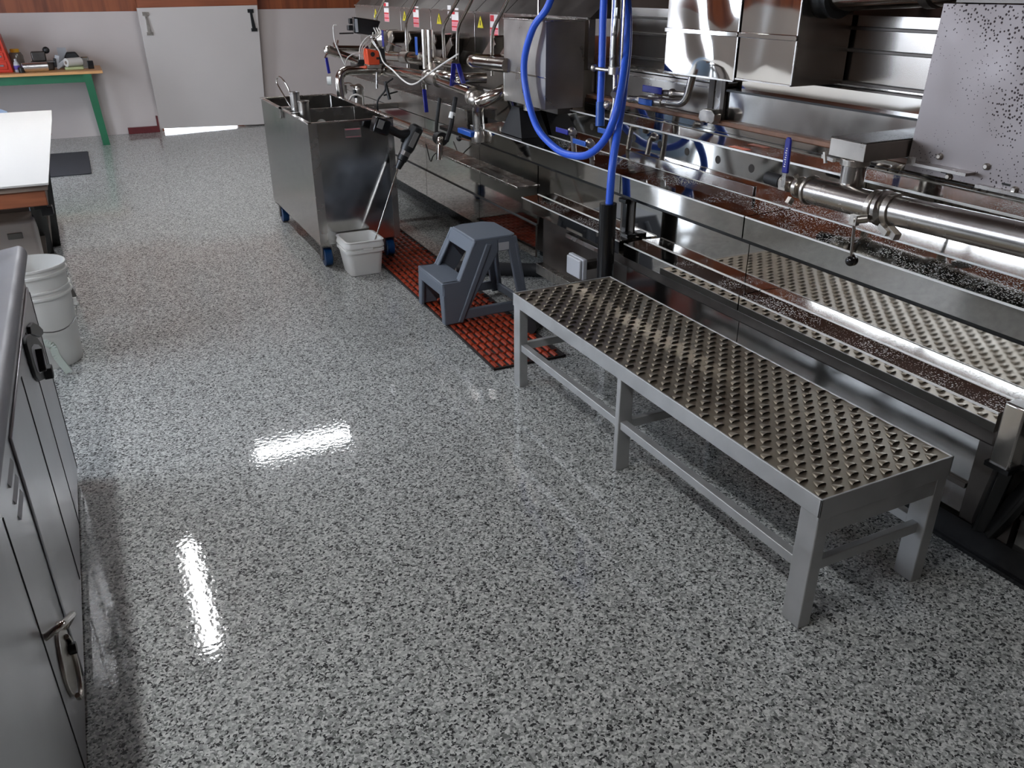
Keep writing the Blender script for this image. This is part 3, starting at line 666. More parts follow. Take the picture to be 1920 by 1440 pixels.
# black pipes lying on the floor under the machine
single('floor_hose', 'black rubber hose on the floor behind the grey step stool', 'hose', MB().tube([(1.86, 4.53, .042), (2.08, 4.38, .042), (2.36, 4.20, .042)], .04, 16), M_rubber, (2.1, 4.4, 0))
single('floor_hose', 'short black hose end on the floor behind the far end of the platform bench', 'hose', MB().tube([(1.79, 3.45, .045), (1.90, 3.555, .045), (2.15, 3.66, .045)], .044, 16), M_rubber, (1.95, 3.56, 0))

# ================================================================== EVAPORATOR BASE
EN, EF = -1.5, 8.1
t = Thing('evaporator_base', 'long polished stainless steel evaporator base with two ledges along the right side', 'evaporator', (2.8, 3.2, 0))
t.part('core', MB().box(2.32, 4.3, EN, 5.05, .14, .99), M_darkst)  # dark filler inside the base, added so no light leaks through
t.part('core', MB().box(2.32, 4.3, 5.05, EF, .14, .735), M_darkst)  # lower dark filler, likewise added against light leaks
t.part('skid_beam', MB().box(2.225, 2.24, EN, 3.15, .012, .10).box(2.185, 2.28, EN, 3.15, .092, .105).box(2.185, 2.28, EN, 3.15, .001, .014).box(2.196, 2.206, EN, 3.15, .014, .092), M_black, label='glossy black floor beam')
for y in (4.6, 6.2, 7.8): t.part('support_foot', MB().box(2.5, 2.6, y-.05, y+.05, 0, .14), M_black)
for y0, y1 in ((EN, 1.125), (1.305, 2.384), (2.388, 3.2)):
    t.part('lower_panel', MB().box(2.20, 2.212, y0, y1, .105, .44), M_panel, bevel=.001)
    t.part('panel_step', MB().box(2.188, 2.2, y0, y1, .205, .222), M_darkst)
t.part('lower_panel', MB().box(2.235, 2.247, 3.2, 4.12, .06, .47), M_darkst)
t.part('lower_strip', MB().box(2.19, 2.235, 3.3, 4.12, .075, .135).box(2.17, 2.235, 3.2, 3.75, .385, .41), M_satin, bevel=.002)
t.part('corner_strip', MB().box(2.192, 2.22, 1.14, 1.30, .105, .46), M_darkst)
t.part('box_bracket', MB().box(2.076, 2.235, 3.41, 3.45, .31, .35), M_darkst)
t.part('lower_rail', MB().box(2.112, 2.2, 1.21, 3.2, .418, .468), M_darkst, bevel=.008)
def ledge(y0, y1, x0, xb, zb, zt, name, slope=0):
    e = .004
    b = MB().use(M_mirror).hexa([(x0, y0, zb), (xb, y0, zb), (xb, y1, zb), (x0, y1, zb)], [(x0, y0, zt-e), (xb, y0, zt-e+slope), (xb, y1, zt-e+slope), (x0, y1, zt-e)])
    b.use(M_wet).hexa([(x0, y0, zt-e), (xb, y0, zt-e+slope), (xb, y1, zt-e+slope), (x0, y1, zt-e)], [(x0, y0, zt), (xb, y0, zt+slope), (xb, y1, zt+slope), (x0, y1, zt)])
    b.use(M_edge).box(x0-.0015, x0+.0035, y0, y1, zt-.0035, zt+.0018).box(xb-.005, xb-.0, y0, y1, zt+slope, zt+slope+.002)  # pale beads paint in the thin edge highlights
    return t.part(name, b, None)
for y0, y1 in ((1.215, 2.29), (2.296, 3.09), (3.13, 4.13)): ledge(y0, y1, 2.10, 2.205, .468, .529, 'lower_ledge', .006)
for y0, y1 in ((EN, 2.29), (2.297, 3.113), (3.12, 4.78)): ledge(y0, y1, 2.08, 2.30, .757, .838, 'upper_ledge', .005)
t.part('ledge_back', MB().box(2.2, 2.3, 1.215, 4.13, .44, .52).box(2.2, 2.31, 4.13, 4.8, .70, .838), M_darkst)
for y0, y1 in ((EN, 2.384), (2.388, 3.17), (3.28, 4.128)):
    t.part('middle_panel', MB().box(2.205, 2.217, y0, y1, .525, .76), M_mirror, bevel=.001)
t.part('black_rail', MB().box(2.12, 2.205, EN, 5.4, .727, .752), M_black, bevel=.004)
t.part('window_post', MB().box(2.2, 2.222, 3.17, 3.28, .47, .727), M_darkst)
t.part('black_strap', MB().box(2.185, 2.2, 3.21, 3.245, .53, .68).box(2.17, 2.2, 3.2, 3.26, .68, .70).box(2.15, 2.2, 3.14, 3.20, .53, .55), M_black, bevel=.003)
b = MB().use(M_mirror).box(2.30, 2.312, EN, 5.05, .838, 1.0)
b.use(M_hole)
for y in (3.35, 3.144, 2.943, 2.735, 2.531, 3.733, 3.90, 1.62):
    b.tube([(2.2992, y, .950), (2.301, y, .950)], .0165, 20)
t.part('drilled_panel', b, None)
t.part('cover_plate', MB().box(2.292, 2.2995, 2.497, 3.372, .845, .886), M_panel, bevel=.001)
b = MB().use(M_wet).box(2.296, 2.385, EN, 5.05, 1.0, 1.008); b.use(M_edge).box(2.2935, 2.299, EN, 5.05, 1.0035, 1.0105)
t.part('top_ledge', b, None)
t.part('orange_reflection', MB().box(2.318, 2.35, 2.60, 2.70, 1.008, 1.0088), M_orangerefl, label='orange reflection painted on the top ledge')  # flat orange patch painted in for a reflection in the ledge
# far side panels, beyond the ledges
for i, (y0, y1) in enumerate(((4.14, 4.93), (4.935, 5.9), (5.905, 7.1), (7.105, EF))):
    t.part('far_panel', MB().box(2.205, 2.217, y0, y1, .36, .74 if i < 1 else .735), M_mirror)
    t.part('far_panel', MB().box(2.195, 2.207, y0, y1, .165, .352), M_mirror)
t.part('far_seam', MB().box(2.2, 2.206, 4.14, EF, .352, .36), M_seam)
t.part('far_ledge', MB().box(2.13, 2.205, 4.25, EF, .545, .56), M_satin, bevel=.003)
t.part('end_post', MB().box(2.07, 2.125, 1.13, 1.19, .385, .585), M_satin, bevel=.006)
t.part('end_post_collar', MB().box(2.064, 2.131, 1.124, 1.196, .385, .40), M_black)
t.part('end_leg', MB().bar((2.12, 1.165, .385), (2.20, 1.235, .105), .045, .05), M_black, bevel=.008)
t.part('end_leg', MB().bar((2.13, 1.08, .385), (2.20, 1.20, .105), .035, .05), M_black, bevel=.008)
t.part('end_cap', MB().box(2.125, 2.215, 1.195, 1.214, .44, .535), M_darkst)

single('junction_box', 'square grey electrical box under the lower ledge behind the black sleeve', 'electrical box',
       MB().box(2.035, 2.05, 3.37, 3.50, .282, .376).box(2.05, 2.075, 3.362, 3.508, .276, .382), M_elec, (2.06, 3.43, .28), bevel=.005)

# ================================================================== SYRUP PAN AND COVERS
t = Thing('syrup_pan', 'shallow steel syrup pan with a brown gasket on top of the evaporator base', 'pan', (2.5, 2.4, 1.008))
t.part('lower_face', MB().box(2.383, 2.40, EN, 3.95, 1.008, 1.066), M_mirror)
t.part('face_seam', MB().box(2.3815, 2.384, EN, 3.95, 1.040, 1.0425), M_seam)
t.part('gasket', MB().box(2.388, 2.44, EN, 3.95, 1.066, 1.084), M_gasket, bevel=.003)
t.part('pan_side', MB().box(2.42, 2.6, EN, 2.855, 1.084, 1.200), M_panel)
t.part('pan_lip', MB().box(2.408, 2.6, EN, 2.855, 1.200, 1.208), M_black)
t.part('upper_face', MB().box(2.45, 2.6, EN, 2.84, 1.208, 1.262), M_mirror)
t.part('end_post', MB().box(2.405, 2.42, 2.862, 2.885, 1.084, 1.25).box(2.405, 2.42, 2.93, 2.965, 1.084, 1.25), M_darkst)
t.part('end_post', MB().box(2.41, 2.425, 2.885, 2.93, 1.084, 1.25), M_satin)
t.part('far_side', MB().box(2.45, 2.6, 2.97, 3.95, 1.084, 1.215), M_tank)
t.part('far_lip', MB().box(2.44, 2.6, 2.97, 3.95, 1.196, 1.202).box(2.44, 2.6, 2.97, 3.95, 1.222, 1.228), M_satin)
b = MB().prism([(2.84, 1.088), (2.855, 1.072), (2.875, 1.078), (2.885, 1.072), (2.90, 1.078), (2.93, 1.074), (2.945, 1.09), (2.94, 1.118), (2.915, 1.128), (2.86, 1.128), (2.84, 1.112)], 'x', 2.345, 2.383)
t.part('clamp_bracket', b, M_castst, bevel=.003)

t = Thing('steam_cover', 'tall ribbed stainless steel steam cover behind the pan on the right side', 'cover', (2.8, 2.6, 1.26))
t.part('panel', MB().box(2.56, 4.2, EN, 3.93, 1.2, 1.50), M_hood)
for z in (1.272, 1.384, 1.458): t.part('rib', MB().box(2.545, 2.56, EN, 3.93, z-.006, z+.006), M_darkst, bevel=.002)
t.part('sloped_lid', MB().hexa([(2.56, EN, 1.50), (4.2, EN, 1.50), (4.2, 3.93, 1.50), (2.56, 3.93, 1.50)], [(2.9, EN, 1.95), (4.0, EN, 1.95), (4.0, 3.93, 1.95), (2.9, 3.93, 1.95)]), M_hood)
s = t.part('warning_label', MB().box(2.556, 2.5595, 3.425, 3.50, 1.472, 1.56), M_sticker)
t.part('red_lines', MB().box(2.5545, 2.556, 3.43, 3.495, 1.495, 1.503).box(2.5545, 2.556, 3.43, 3.495, 1.528, 1.536), M_red, under=s)
t.part('pink_band', MB().box(2.5548, 2.5562, 3.43, 3.495, 1.476, 1.492).box(2.5548, 2.5562, 3.43, 3.495, 1.506, 1.525), M_pink, under=s)

def mirror_box(label, y0, y1, zb, dents):
    t = Thing('mirror_box', label, 'cover box', (2.42, (y0+y1)/2, zb), 'bright mirror boxes on the steam cover')
    n = 22; b = MB(); zt = 1.78
    vs = []
    for i in range(n+1):
        for j in range(n+1):
            u, v = i/n, j/n; d = 0
            for (cu, cv, s, a) in dents: d += a*math.exp(-((u-cu)**2+(v-cv)**2)/(2*s*s))
            edge = min(u, 1-u, v, 1-v); d *= min(1, edge/.12)
            vs.append((2.30-d, y0+u*(y1-y0), zb+v*(zt-zb)))
    b.add(vs, [(i*(n+1)+j, i*(n+1)+j+1, (i+1)*(n+1)+j+1, (i+1)*(n+1)+j) for i in range(n) for j in range(n)])
    t.part('front_face', b, M_mirror)
    b = MB().box(2.302, 2.545, y0, y1, zb, zt)
    t.part('box_body', b, M_hood)
    t.part('fold_rib', MB().box(2.288, 2.301, y0, y1, 1.420, 1.438), M_mirror, bevel=.002)
    t.part('edge_bead', MB().box(2.294, 2.304, y0, y0+.006, zb, zt).box(2.294, 2.304, y0, y1, zb, zb+.005), M_satin)
    return t
mirror_box('mirror finish box with wavy reflections, left of the two on the steam cover', 2.684, 3.152, 1.257, [(.3, .10, .14, .005), (.72, .20, .10, -.0012), (.45, .45, .16, .005), (.25, .7, .16, -.005)])
mirror_box('mirror finish box with plain cream reflections, right of the two on the steam cover', 2.372, 2.678, 1.268, [(.3, .55, .2, .0015), (.75, .4, .18, -.0012), (.5, .12, .12, .001)])

t = Thing('spattered_cover', 'spatter stained grey steel cover panel at the right edge of the photo', 'cover panel', (2.40, 1.0, 1.06))
t.part('panel', MB().prism([(EN, 1.058), (1.872, 1.058), (1.862, 1.10), (1.848, 1.548), (EN, 1.548)], 'x', 2.345, 2.36), M_speck)
t.part('side_return', MB().box(2.36, 2.55, 1.82, 1.845, 1.058, 1.545), M_hood)
t.part('foot_flange', MB().box(2.325, 2.345, EN, 1.60, 1.054, 1.064), M_satin)
t.part('top_band', MB().box(2.335, 2.35, EN, 1.80, 1.552, 1.66), M_darkst)
for y, z in ((1.75, 1.119), (1.589, 1.116), (1.704, 1.066), (1.488, 1.068), (1.30, 1.116)):
    t.part('bolt', MB().tube([(2.345, y, z), (2.338, y, z), (2.334, y, z)], [.010, .010, .006], 12), M_castst)
t.part('slot', MB().box(2.3435, 2.345, 1.505, 1.53, 1.074, 1.08).box(2.3435, 2.345, 1.715, 1.735, 1.072, 1.078), M_seam)
t.part('light_shelf', MB().box(2.30, 2.38, 1.62, 1.83, 1.085, 1.094).box(2.30, 2.305, 1.80, 1.83, 1.094, 1.11), M_satin)

# upper pipe with corrugated sleeve
t = Thing('steam_pipe', 'thick steel pipe with a dark ribbed sleeve at the top edge of the photo', 'pipe', (2.40, 2.1, 1.58))
t.part('pipe', MB().tube(fillet([(2.40, 2.45, 1.57), (2.40, 1.90, 1.60), (2.55, 1.78, 1.61)], .08), .062, 24), M_pipe)
rr_ = []; pp = []
for i in range(15): pp.append((2.40, 2.50-i*.014, 1.568)); rr_.append(.070+(.006 if i % 4 in (1, 2) else 0))
t.part('ribbed_sleeve', MB().tube(pp, rr_, 24), M_blackp)
t.part('elbow_band', MB().tube([(2.40, 1.95, 1.597), (2.40, 1.92, 1.599)], .067, 24), M_darkst)
t.part('hanger', MB().bar((2.47, 2.2, 1.63), (2.57, 2.2, 1.66), .03, .03), M_satin)

# drain box
single('drain_box', 'rectangular steel box with a dark speckled top above the tee pipe', 'drain box',
       MB().use(M_tank).box(2.15, 2.56, 1.868, 2.014, 1.097, 1.153).use(M_specktop).box(2.15, 2.56, 1.868, 2.014, 1.153, 1.157), None, (2.3, 1.94, 1.097), bevel=.002)
# tee pipe assembly
t = Thing('drain_pipe', 'thick steel pipe with a tee and clamps along the evaporator at the right', 'pipe', (2.16, 1.6, .975))
def clampring(t, p, q, r, name='clamp_band'):
    return t.part(name, MB().tube([p, q], r, 24), M_castst, bevel=.002)
A0 = Vector((2.15, 2.06, .972)); A1 = Vector((2.15, 1.79, .976))
t.part('tee_body', MB().tube([A0, A1], .044, 26), M_satin)
t.part('tee_branch', MB().tube([(2.19, 1.935, .975), (2.19, 1.935, 1.075)], .038, 24), M_satin)
c = clampring(t, (2.19, 1.935, 1.075), (2.19, 1.935, 1.096), .046)
t.part('wing_nut', MB().bar((2.15, 1.985, 1.085), (2.16, 2.045, 1.088), .012, .012).bar((2.15, 2.02, 1.07), (2.15, 2.03, 1.105), .01, .008), M_castst, under=c)
clampring(t, A0, A0+Vector((0, .012, 0)), .05, 'end_flange')
t.part('reducer', MB().tube([(2.15, 2.072, .972), (2.15, 2.10, .972), (2.15, 2.145, .974)], [.034, .028, .02], 20), M_pipe)
c = clampring(t, (2.15, 2.105, .972), (2.15, 2.125, .972), .037)
t.part('wing_nut', MB().bar((2.112, 2.11, .94), (2.10, 2.11, .922), .016, .02), M_castst, under=c)
t.part('hinge_pin', MB().bar((2.13, 2.115, 1.005), (2.12, 2.115, 1.02), .012, .012), M_castst, under=c)
v = t.part('ball_valve', MB().tube([(2.15, 2.145, .974), (2.15, 2.155, .974), (2.15, 2.195, .974), (2.15, 2.205, .974)], [.020, .027, .027, .02], 16).box(2.115, 2.135, 2.15, 2.185, .955, .99), M_castst, bevel=.002)
t.part('lever', MB().prism([(2.132, 1.02), (2.16, 1.018), (2.163, 1.075), (2.163, 1.128), (2.158, 1.138), (2.142, 1.138), (2.137, 1.128)], 'x', 2.098, 2.108), M_lever2, bevel=.004, under=v, label='blue vinyl covered lever pointing up')
t.part('lever_neck', MB().box(2.102, 2.106, 2.140, 2.158, .97, 1.02), M_satin, under=v)
b = MB()
for i in range(9): b.box(2.0975, 2.0982, 2.146, 2.154-(i % 3)*.002, 1.04+i*.0075, 1.0435+i*.0075)
t.part('lever_print', b, M_sticker, under=v)
t.part('black_cap', MB().tube([(2.15, 2.205, .974), (2.15, 2.275, .976)], .0235, 18), M_rubber)
clampring(t, A1+Vector((0, .008, 0)), A1-Vector((0, .012, 0)), .051)
v = t.part('butterfly_valve', MB().tube([(2.15, 1.778, .976), (2.15, 1.765, .977), (2.15, 1.752, .977), (2.15, 1.742, .978)], [.044, .056, .056, .044], 26), M_satin)
t.part('stem', MB().tube([(2.10, 1.77, .948), (2.075, 1.80, .94)], .013, 14).box(2.068, 2.084, 1.785, 1.812, .925, .956), M_castst, under=v)
t.part('handle_rod', MB().tube([(2.078, 1.80, .94), (2.075, 1.785, .825)], .0052, 10), M_pipe, under=v)
t.part('handle_ball', MB().ball((2.075, 1.784, .812), .0165, 18), M_black, under=v, label='black ball knob')
c = clampring(t, (2.152, 1.738, .978), (2.153, 1.716, .979), .052)
t.part('clamp_bolt', MB().bar((2.11, 1.727, .935), (2.105, 1.69, .92), .018, .018).bar((2.12, 1.70, .93), (2.11, 1.66, .915), .022, .022), M_castst, under=c)
t.part('long_pipe', MB().tube([(2.153, 1.716, .979), (2.20, .6, .998), (2.25, EN, 1.02)], .0455, 28), M_satin)
t.part('black_nut', MB().tube([(2.295, 1.50, .915), (2.27, 1.50, .915)], .012, 10), M_black)

# ================================================================== HOSE, SLEEVE, HEAD TANK
single('black_sleeve', 'upright black tube sleeve holding the blue hose behind the platform bench', 'sleeve', MB().tube([(2.03, 3.13, 0), (2.03, 3.13, .715)], .039, 24), M_black, (2.03, 3.13, 0))
t = Thing('blue_hose', 'blue rubber hose hanging in a big loop in front of the evaporator', 'hose', (2.0, 3.3, .88))
P = [(2.03, 3.125, 0.6), (2.035, 3.128, 0.738), (2.052, 3.144, 0.888), (2.11, 3.202, 1.023), (2.2, 3.308, 1.181), (2.27, 3.399, 1.394), (2.27, 3.453, 1.623), (2.24, 3.56, 1.824), (2.20, 3.709, 1.846), (2.15, 3.82, 1.69), (2.10, 3.848, 1.515), (2.06, 3.93, 1.411), (2.05, 4.005, 1.254), (2.05, 3.975, 1.097), (2.05, 3.854, 0.945), (2.052, 3.655, 0.872), (2.052, 3.488, 0.866), (2.05, 3.336, 0.90), (2.06, 3.22, 0.989), (2.095, 3.19, 1.13), (2.22, 3.339, 1.305), (2.255, 3.40, 1.484), (2.26, 3.47, 1.712), (2.22, 3.5, 1.868), (2.23, 3.548, 1.732), (2.23, 3.557, 1.491), (2.22, 3.535, 1.277), (2.21, 3.519, 1.064)]
t.part('hose', MB().tube(spline(P, 7), .0175, 14), M_hose)
t.part('nozzle', MB().tube([(2.212, 3.52, 1.10), (2.208, 3.51, .99)], .022, 14), M_lever)
t.part('hanger', MB().tube([(2.19, 3.52, 1.885), (2.45, 3.52, 1.90), (2.95, 3.52, 1.93)], .008, 8), M_satin)

t = Thing('head_tank', 'tall stained steel head tank left of the blue hose loop', 'tank', (2.2, 4.1, 1.03))
HT = 1.44
t.part('shell', MB().box(2.10, 2.112, 3.868, 4.345, 1.03, HT).box(2.31, 2.322, 3.868, 4.345, 1.03, HT).box(2.112, 2.31, 3.868, 3.88, 1.03, HT).box(2.112, 2.31, 4.333, 4.345, 1.03, HT).box(2.112, 2.31, 3.88, 4.333, 1.03, 1.042), M_tank)
t.part('weld_seam', MB().box(2.097, 2.101, 3.866, 4.345, 1.178, 1.186), M_pipe, bevel=.001)
t.part('top_rim', MB().box(2.095, 2.112, 3.862, 4.35, HT, HT+.008).box(2.31, 2.327, 3.862, 4.35, HT, HT+.008).box(2.112, 2.31, 3.862, 3.88, HT, HT+.008).box(2.112, 2.31, 4.333, 4.35, HT, HT+.008), M_satin, bevel=.002)
t.part('rod', MB().cyl((2.16, 4.06, 1.25), (2.16, 4.06, 1.8), .007, 10), M_pipe)
t.part('stand', MB().box(2.22, 2.31, 3.95, 4.28, .99, 1.03), M_darkst)
t.part('outlet', MB().tube([(2.2, 4.2, 1.03), (2.2, 4.2, .985)], .05, 20), M_satin)
# sight tube and small fittings right of the tank
t = Thing('sight_tube', 'upright clear sight tube with steel fittings behind the blue hose loop', 'sight tube', (2.2, 3.38, 1.0))
t.part('glass_tube', MB().cyl((2.2, 3.385, 1.26), (2.2, 3.385, 1.95), .027, 20), M_glass)
t.part('tie_rod', MB().cyl((2.2, 3.43, 1.25), (2.2, 3.43, 1.95), .005, 8).cyl((2.2, 3.34, 1.25), (2.2, 3.34, 1.95), .005, 8), M_pipe)
t.part('bottom_fitting', MB().cyl((2.2, 3.385, 1.235), (2.2, 3.385, 1.265), .034, 18), M_castst)
t.part('drain_cock', MB().tube([(2.2, 3.385, 1.25), (2.17, 3.44, 1.252), (2.16, 3.49, 1.253)], .009, 10).ball((2.155, 3.50, 1.255), .016), M_castst)
t.part('lower_pipe', MB().tube([(2.2, 3.385, 1.24), (2.2, 3.375, 1.12), (2.2, 3.385, 1.05), (2.2, 3.40, .96)], [.012, .013, .018, .016], 14), M_castst)
t.part('side_valve', MB().tube([(2.2, 3.36, 1.17), (2.17, 3.34, 1.15)], .018, 14).ball((2.175, 3.40, 1.10), .02), M_castst)
# pipe loop with two blue lever valves
t = Thing('sample_pipe', 'bent steel pipe with two blue lever valves to the right of the blue hose loop', 'pipe', (2.16, 2.9, 1.16))
t.part('pipe', MB().tube(fillet([(2.33, 3.45, 1.113), (2.33, 3.02, 1.138), (2.335, 2.995, 1.25)], .05, 8), .0165, 16), M_satin)
v = t.part('valve_body', MB().tube([(2.33, 3.36, 1.118), (2.33, 3.18, 1.127)], .022, 14).box(2.32, 2.345, 3.21, 3.29, 1.125, 1.15), M_castst, bevel=.002)
t.part('lever', MB().box(2.30, 2.307, 3.23, 3.335, 1.105, 1.132), M_lever, bevel=.003, under=v, label='light blue lever')
v = t.part('upper_valve_body', MB().tube([(2.36, 3.28, 1.158), (2.36, 3.15, 1.165), (2.36, 3.06, 1.17)], .014, 12).ball((2.36, 3.16, 1.165), .021), M_castst)
t.part('lever', MB().box(2.335, 2.342, 3.21, 3.36, 1.155, 1.185), M_lever2, bevel=.003, under=v, label='dark blue lever')
# low valves under the tank
def small_valve(label, c, ys, zs, m, down=False):
    t = Thing('lever_valve', label, 'valve', c)
    x, y, z = c
    v = t.part('body', MB().tube(fillet([(x+.035, y-.03, z), (x+.045, y+.01, z), (x+.06, y+.01, .842)], .02), .013, 12).ball((x+.035, y, z), .022), M_castst)
    t.part('lever', MB().box(x, x+.007, y+ys[0], y+ys[1], z+zs[0], z+zs[1]), m, bevel=.003)
    t.part('stem', MB().cyl((x+.006, y, z), (x+.035, y, z), .008, 10), M_castst)
small_valve('small valve with a blue lever at the lower left of the hose loop', (2.08, 3.62, .955), (-.02, .10), (-.012, .012), M_lever2)
small_valve('small valve with a blue lever inside the bottom of the hose loop', (2.08, 3.45, .925), (-.02, .10), (-.012, .012), M_lever)
small_valve('small valve with a bright blue lever at the end of the straight hose', (2.10, 3.30, 1.0), (-.03, .06), (-.012, .012), M_lever)

# ================================================================== FAR EVAPORATOR: flue pan, hood, pipework
t = Thing('flue_pan', 'long dark steel flue pan under the pipework at the far end of the evaporator', 'pan', (2.5, 6.2, .74))
t.part('front_box', MB().box(2.2, 2.6, 5.10, EF, .742, .872), M_tank)
t.part('top_flange', MB().box(2.188, 2.6, 5.09, EF, .872, .882), M_satin, bevel=.002)
t.part('back_wall', MB().box(2.43, 4.2, 3.96, EF, .99, 1.20), M_tank)
t.part('shelf', MB().box(2.312, 2.6, 3.96, EF, .882, .99), M_darkst)
t = Thing('steam_hood', 'row of steel hood panels with red and yellow warning labels above the far pipework', 'hood', (2.8, 6.0, 1.2))
for y0, y1 in ((3.96, 4.955), (4.965, 5.40), (5.41, 6.19), (6.20, 6.85), (6.86, 7.54), (7.55, EF)):
    t.part('hood_panel', MB().box(2.40, 2.44, y0, y1, 1.20, 1.445), M_hood, bevel=.002)
    t.part('sloped_lid', MB().hexa([(2.40, y0, 1.445), (4.0, y0, 1.445), (4.0, y1, 1.445), (2.40, y1, 1.445)], [(2.75, y0, 1.74), (3.8, y0, 1.74), (3.8, y1, 1.74), (2.75, y1, 1.74)]), M_darkst)
    t.part('lid_edge', MB().box(2.392, 2.41, y0, y1, 1.442, 1.452), M_satin)
for y in (7.50, 6.76, 6.03, 5.31):
    s = t.part('warning_triangle', MB().prism([(y+.045, 1.355), (y-.045, 1.355), (y, 1.425)], 'x', 2.397, 2.3995), M_yellow)
    t.part('triangle_mark', MB().box(2.3962, 2.397, y-.006, y+.006, 1.37, 1.40), M_blackprint, under=s)
for i, (y, z) in enumerate(((7.20, 1.42), (6.50, 1.402), (5.73, 1.405), (5.10, 1.38))):
    s = t.part('safety_label', MB().box(2.397, 2.3995, y-.06, y+.06, z-.085, z+.06), M_sticker)
    t.part('red_block', MB().box(2.3962, 2.397, y-.0, y+.055, z+.02, z+.055).box(2.3962, 2.397, y-.058, y+.058, z-.028, z-.016).box(2.3962, 2.397, y-.058, y+.058, z-.064, z-.053), M_red, under=s)
    t.part('pink_band', MB().box(2.3964, 2.397, y-.058, y+.058, z-.052, z-.030).box(2.3964, 2.397, y-.058, y+.058, z-.083, z-.066), M_pink, under=s)
t.part('white_tag', MB().box(2.397, 2.3995, 5.80, 5.86, 1.40, 1.48), M_sticker)
# scoop covers
for y, z in ((4.62, 1.22), (4.88, 1.20), (5.55, 1.16), (5.85, 1.17), (6.35, 1.16), (6.75, 1.15), (7.25, 1.14)):
    t.part('scoop', MB().bar((2.33, y+.15, z-.02), (2.33, y-.06, z+.13), .13, .012, ref=(0, .5, 1)).bar((2.27, y+.15, z-.04), (2.27, y-.06, z+.11), .012, .06, ref=(0, .5, 1)), M_hood, bevel=.002)
for y in (5.9, 6.65): t.part('inlet_housing', MB().box(2.30, 2.40, y-.16, y+.16, .99, 1.199), mat('housing_grey', (98,90,84), .5, noise=.2, nscale=6), bevel=.006)
for pts in (((6.18, 1.0), (6.19, 1.371), (5.72, 1.64)), ((5.46, 1.05), (5.47, 1.361), (4.98, 1.66)), ((5.255, 1.06), (5.22, 1.37), (4.78, 1.66)), ((4.715, 1.12), (4.713, 1.365), (4.3, 1.68)), ((6.90, 1.1), (6.89, 1.37), (6.42, 1.63))):
    t.part('bent_rod', MB().tube(fillet([(2.2, y, z) for y, z in pts], .07), .0105, 10), M_pipe)

t = Thing('outlet_manifold', 'polished steel manifold pipe at the far end of the evaporator, bending into the tub', 'pipe manifold', (2.03, 5.4, 1.06))
x = 2.03
t.part('main_pipe', MB().tube([(x, 6.12, 1.052), (x, 5.30, 1.070)], .036, 22), M_pipe)
t.part('main_pipe', MB().tube([(x, 5.16, 1.068), (x, 4.62, 1.046)], .034, 22), M_pipe)
t.part('spout', MB().tube(fillet([(1.99, 6.17, 1.052), (1.66, 6.16, 1.062), (1.672, 6.15, .862)], .11, 9), .032, 22), M_pipe)
t.part('joint', MB().ball((x, 6.17, 1.052), .048, 18).tube([(x-.06, 6.168, 1.052), (x-.085, 6.168, 1.053)], .045, 20), M_castst)
t.part('clamp', MB().tube([(x, 5.34, 1.07), (x, 5.30, 1.07)], .046, 20), M_castst)
t.part('clamp', MB().tube([(x, 5.20, 1.069), (x, 5.14, 1.068)], .046, 20), M_castst)
t.part('tee', MB().tube([(x, 5.31, 1.07), (x, 5.16, 1.068)], .040, 20).tube([(x, 5.25, 1.07), (2.09, 5.42, 1.12)], .032, 16), M_castst)
for yy in (5.45, 5.55):
    t.part('upright_tube', MB().cyl((2.10, yy, 1.10), (2.10, yy, 1.345), .021, 16), M_pipe)
t.part('return_bend', MB().tube(fillet([(x+.01, 5.15, 1.10), (x-.03, 5.0, 1.108), (x, 4.85, 1.105), (2.2, 4.80, 1.10)], .12, 8), .030, 20), M_pipe)
t.part('upper_bend', MB().tube(fillet([(2.36, 4.72, 1.20), (2.10, 4.78, 1.20), (2.06, 4.66, 1.205), (2.10, 4.30, 1.21)], .14, 8), .038, 22), M_pipe)
t.part('drop_pipe', MB().tube([(2.14, 4.37, 1.19), (2.14, 4.37, 1.02)], .032, 20), M_pipe)
t.part('elbow', MB().tube(fillet([(2.24, 4.40, 1.12), (2.06, 4.44, 1.03), (2.03, 4.56, .99)], .1, 8), .036, 20), M_pipe)
t.part('down_pipe', MB().tube(fillet([(2.03, 4.52, 1.0), (2.05, 4.60, .95), (2.06, 4.61, .83)], .05, 6), .034, 20), M_satin)
t.part('cross_fitting', MB().ball((2.03, 4.57, 1.01), .05, 18).tube([(2.03, 4.63, 1.02), (2.03, 4.60, 1.015)], .048, 18), M_castst)
v = t.part('bottom_valve', MB().tube([(2.06, 4.61, .835), (2.06, 4.61, .80), (2.06, 4.61, .765)], [.03, .042, .036], 18).box(2.03, 2.06, 4.59, 4.66, .755, .785), M_castst, bevel=.003)
t.part('lever', MB().box(2.0, 2.04, 4.60, 4.80, .795, .826), M_lever, bevel=.006, under=v, label='blue lever pointing sideways')
t.part('push_rod', MB().cyl((2.03, 4.67, .765), (2.03, 4.83, .755), .006, 8), M_pipe, under=v)
t.part('knob', MB().ball((2.03, 4.845, .754), .018), M_blackp, under=v)
for (y0, z0), (y1, z1), m in (((4.82, 1.19), (4.86, 1.06), M_lever2), ((4.76, 1.19), (4.68, 1.09), M_lever2)):
    t.part('valve_lever', MB().bar((2.0, y0, z0), (2.0, y1, z1), .028, .010), m, bevel=.003, label='deep blue lever')
t.part('valve_lever', MB().bar((1.985, 5.30, 1.0), (1.985, 5.27, .86), .026, .010), M_lever2, bevel=.003, label='deep blue lever pointing down')
t.part('lever_neck', MB().bar((1.985, 5.31, 1.04), (1.985, 5.30, 1.0), .02, .008), M_satin)
t.part('spring_nut', MB().cyl((x, 5.42, 1.02), (x, 5.42, .99), .012, 10).cyl((x, 5.37, 1.02), (x, 5.37, .99), .01, 10), M_castst)

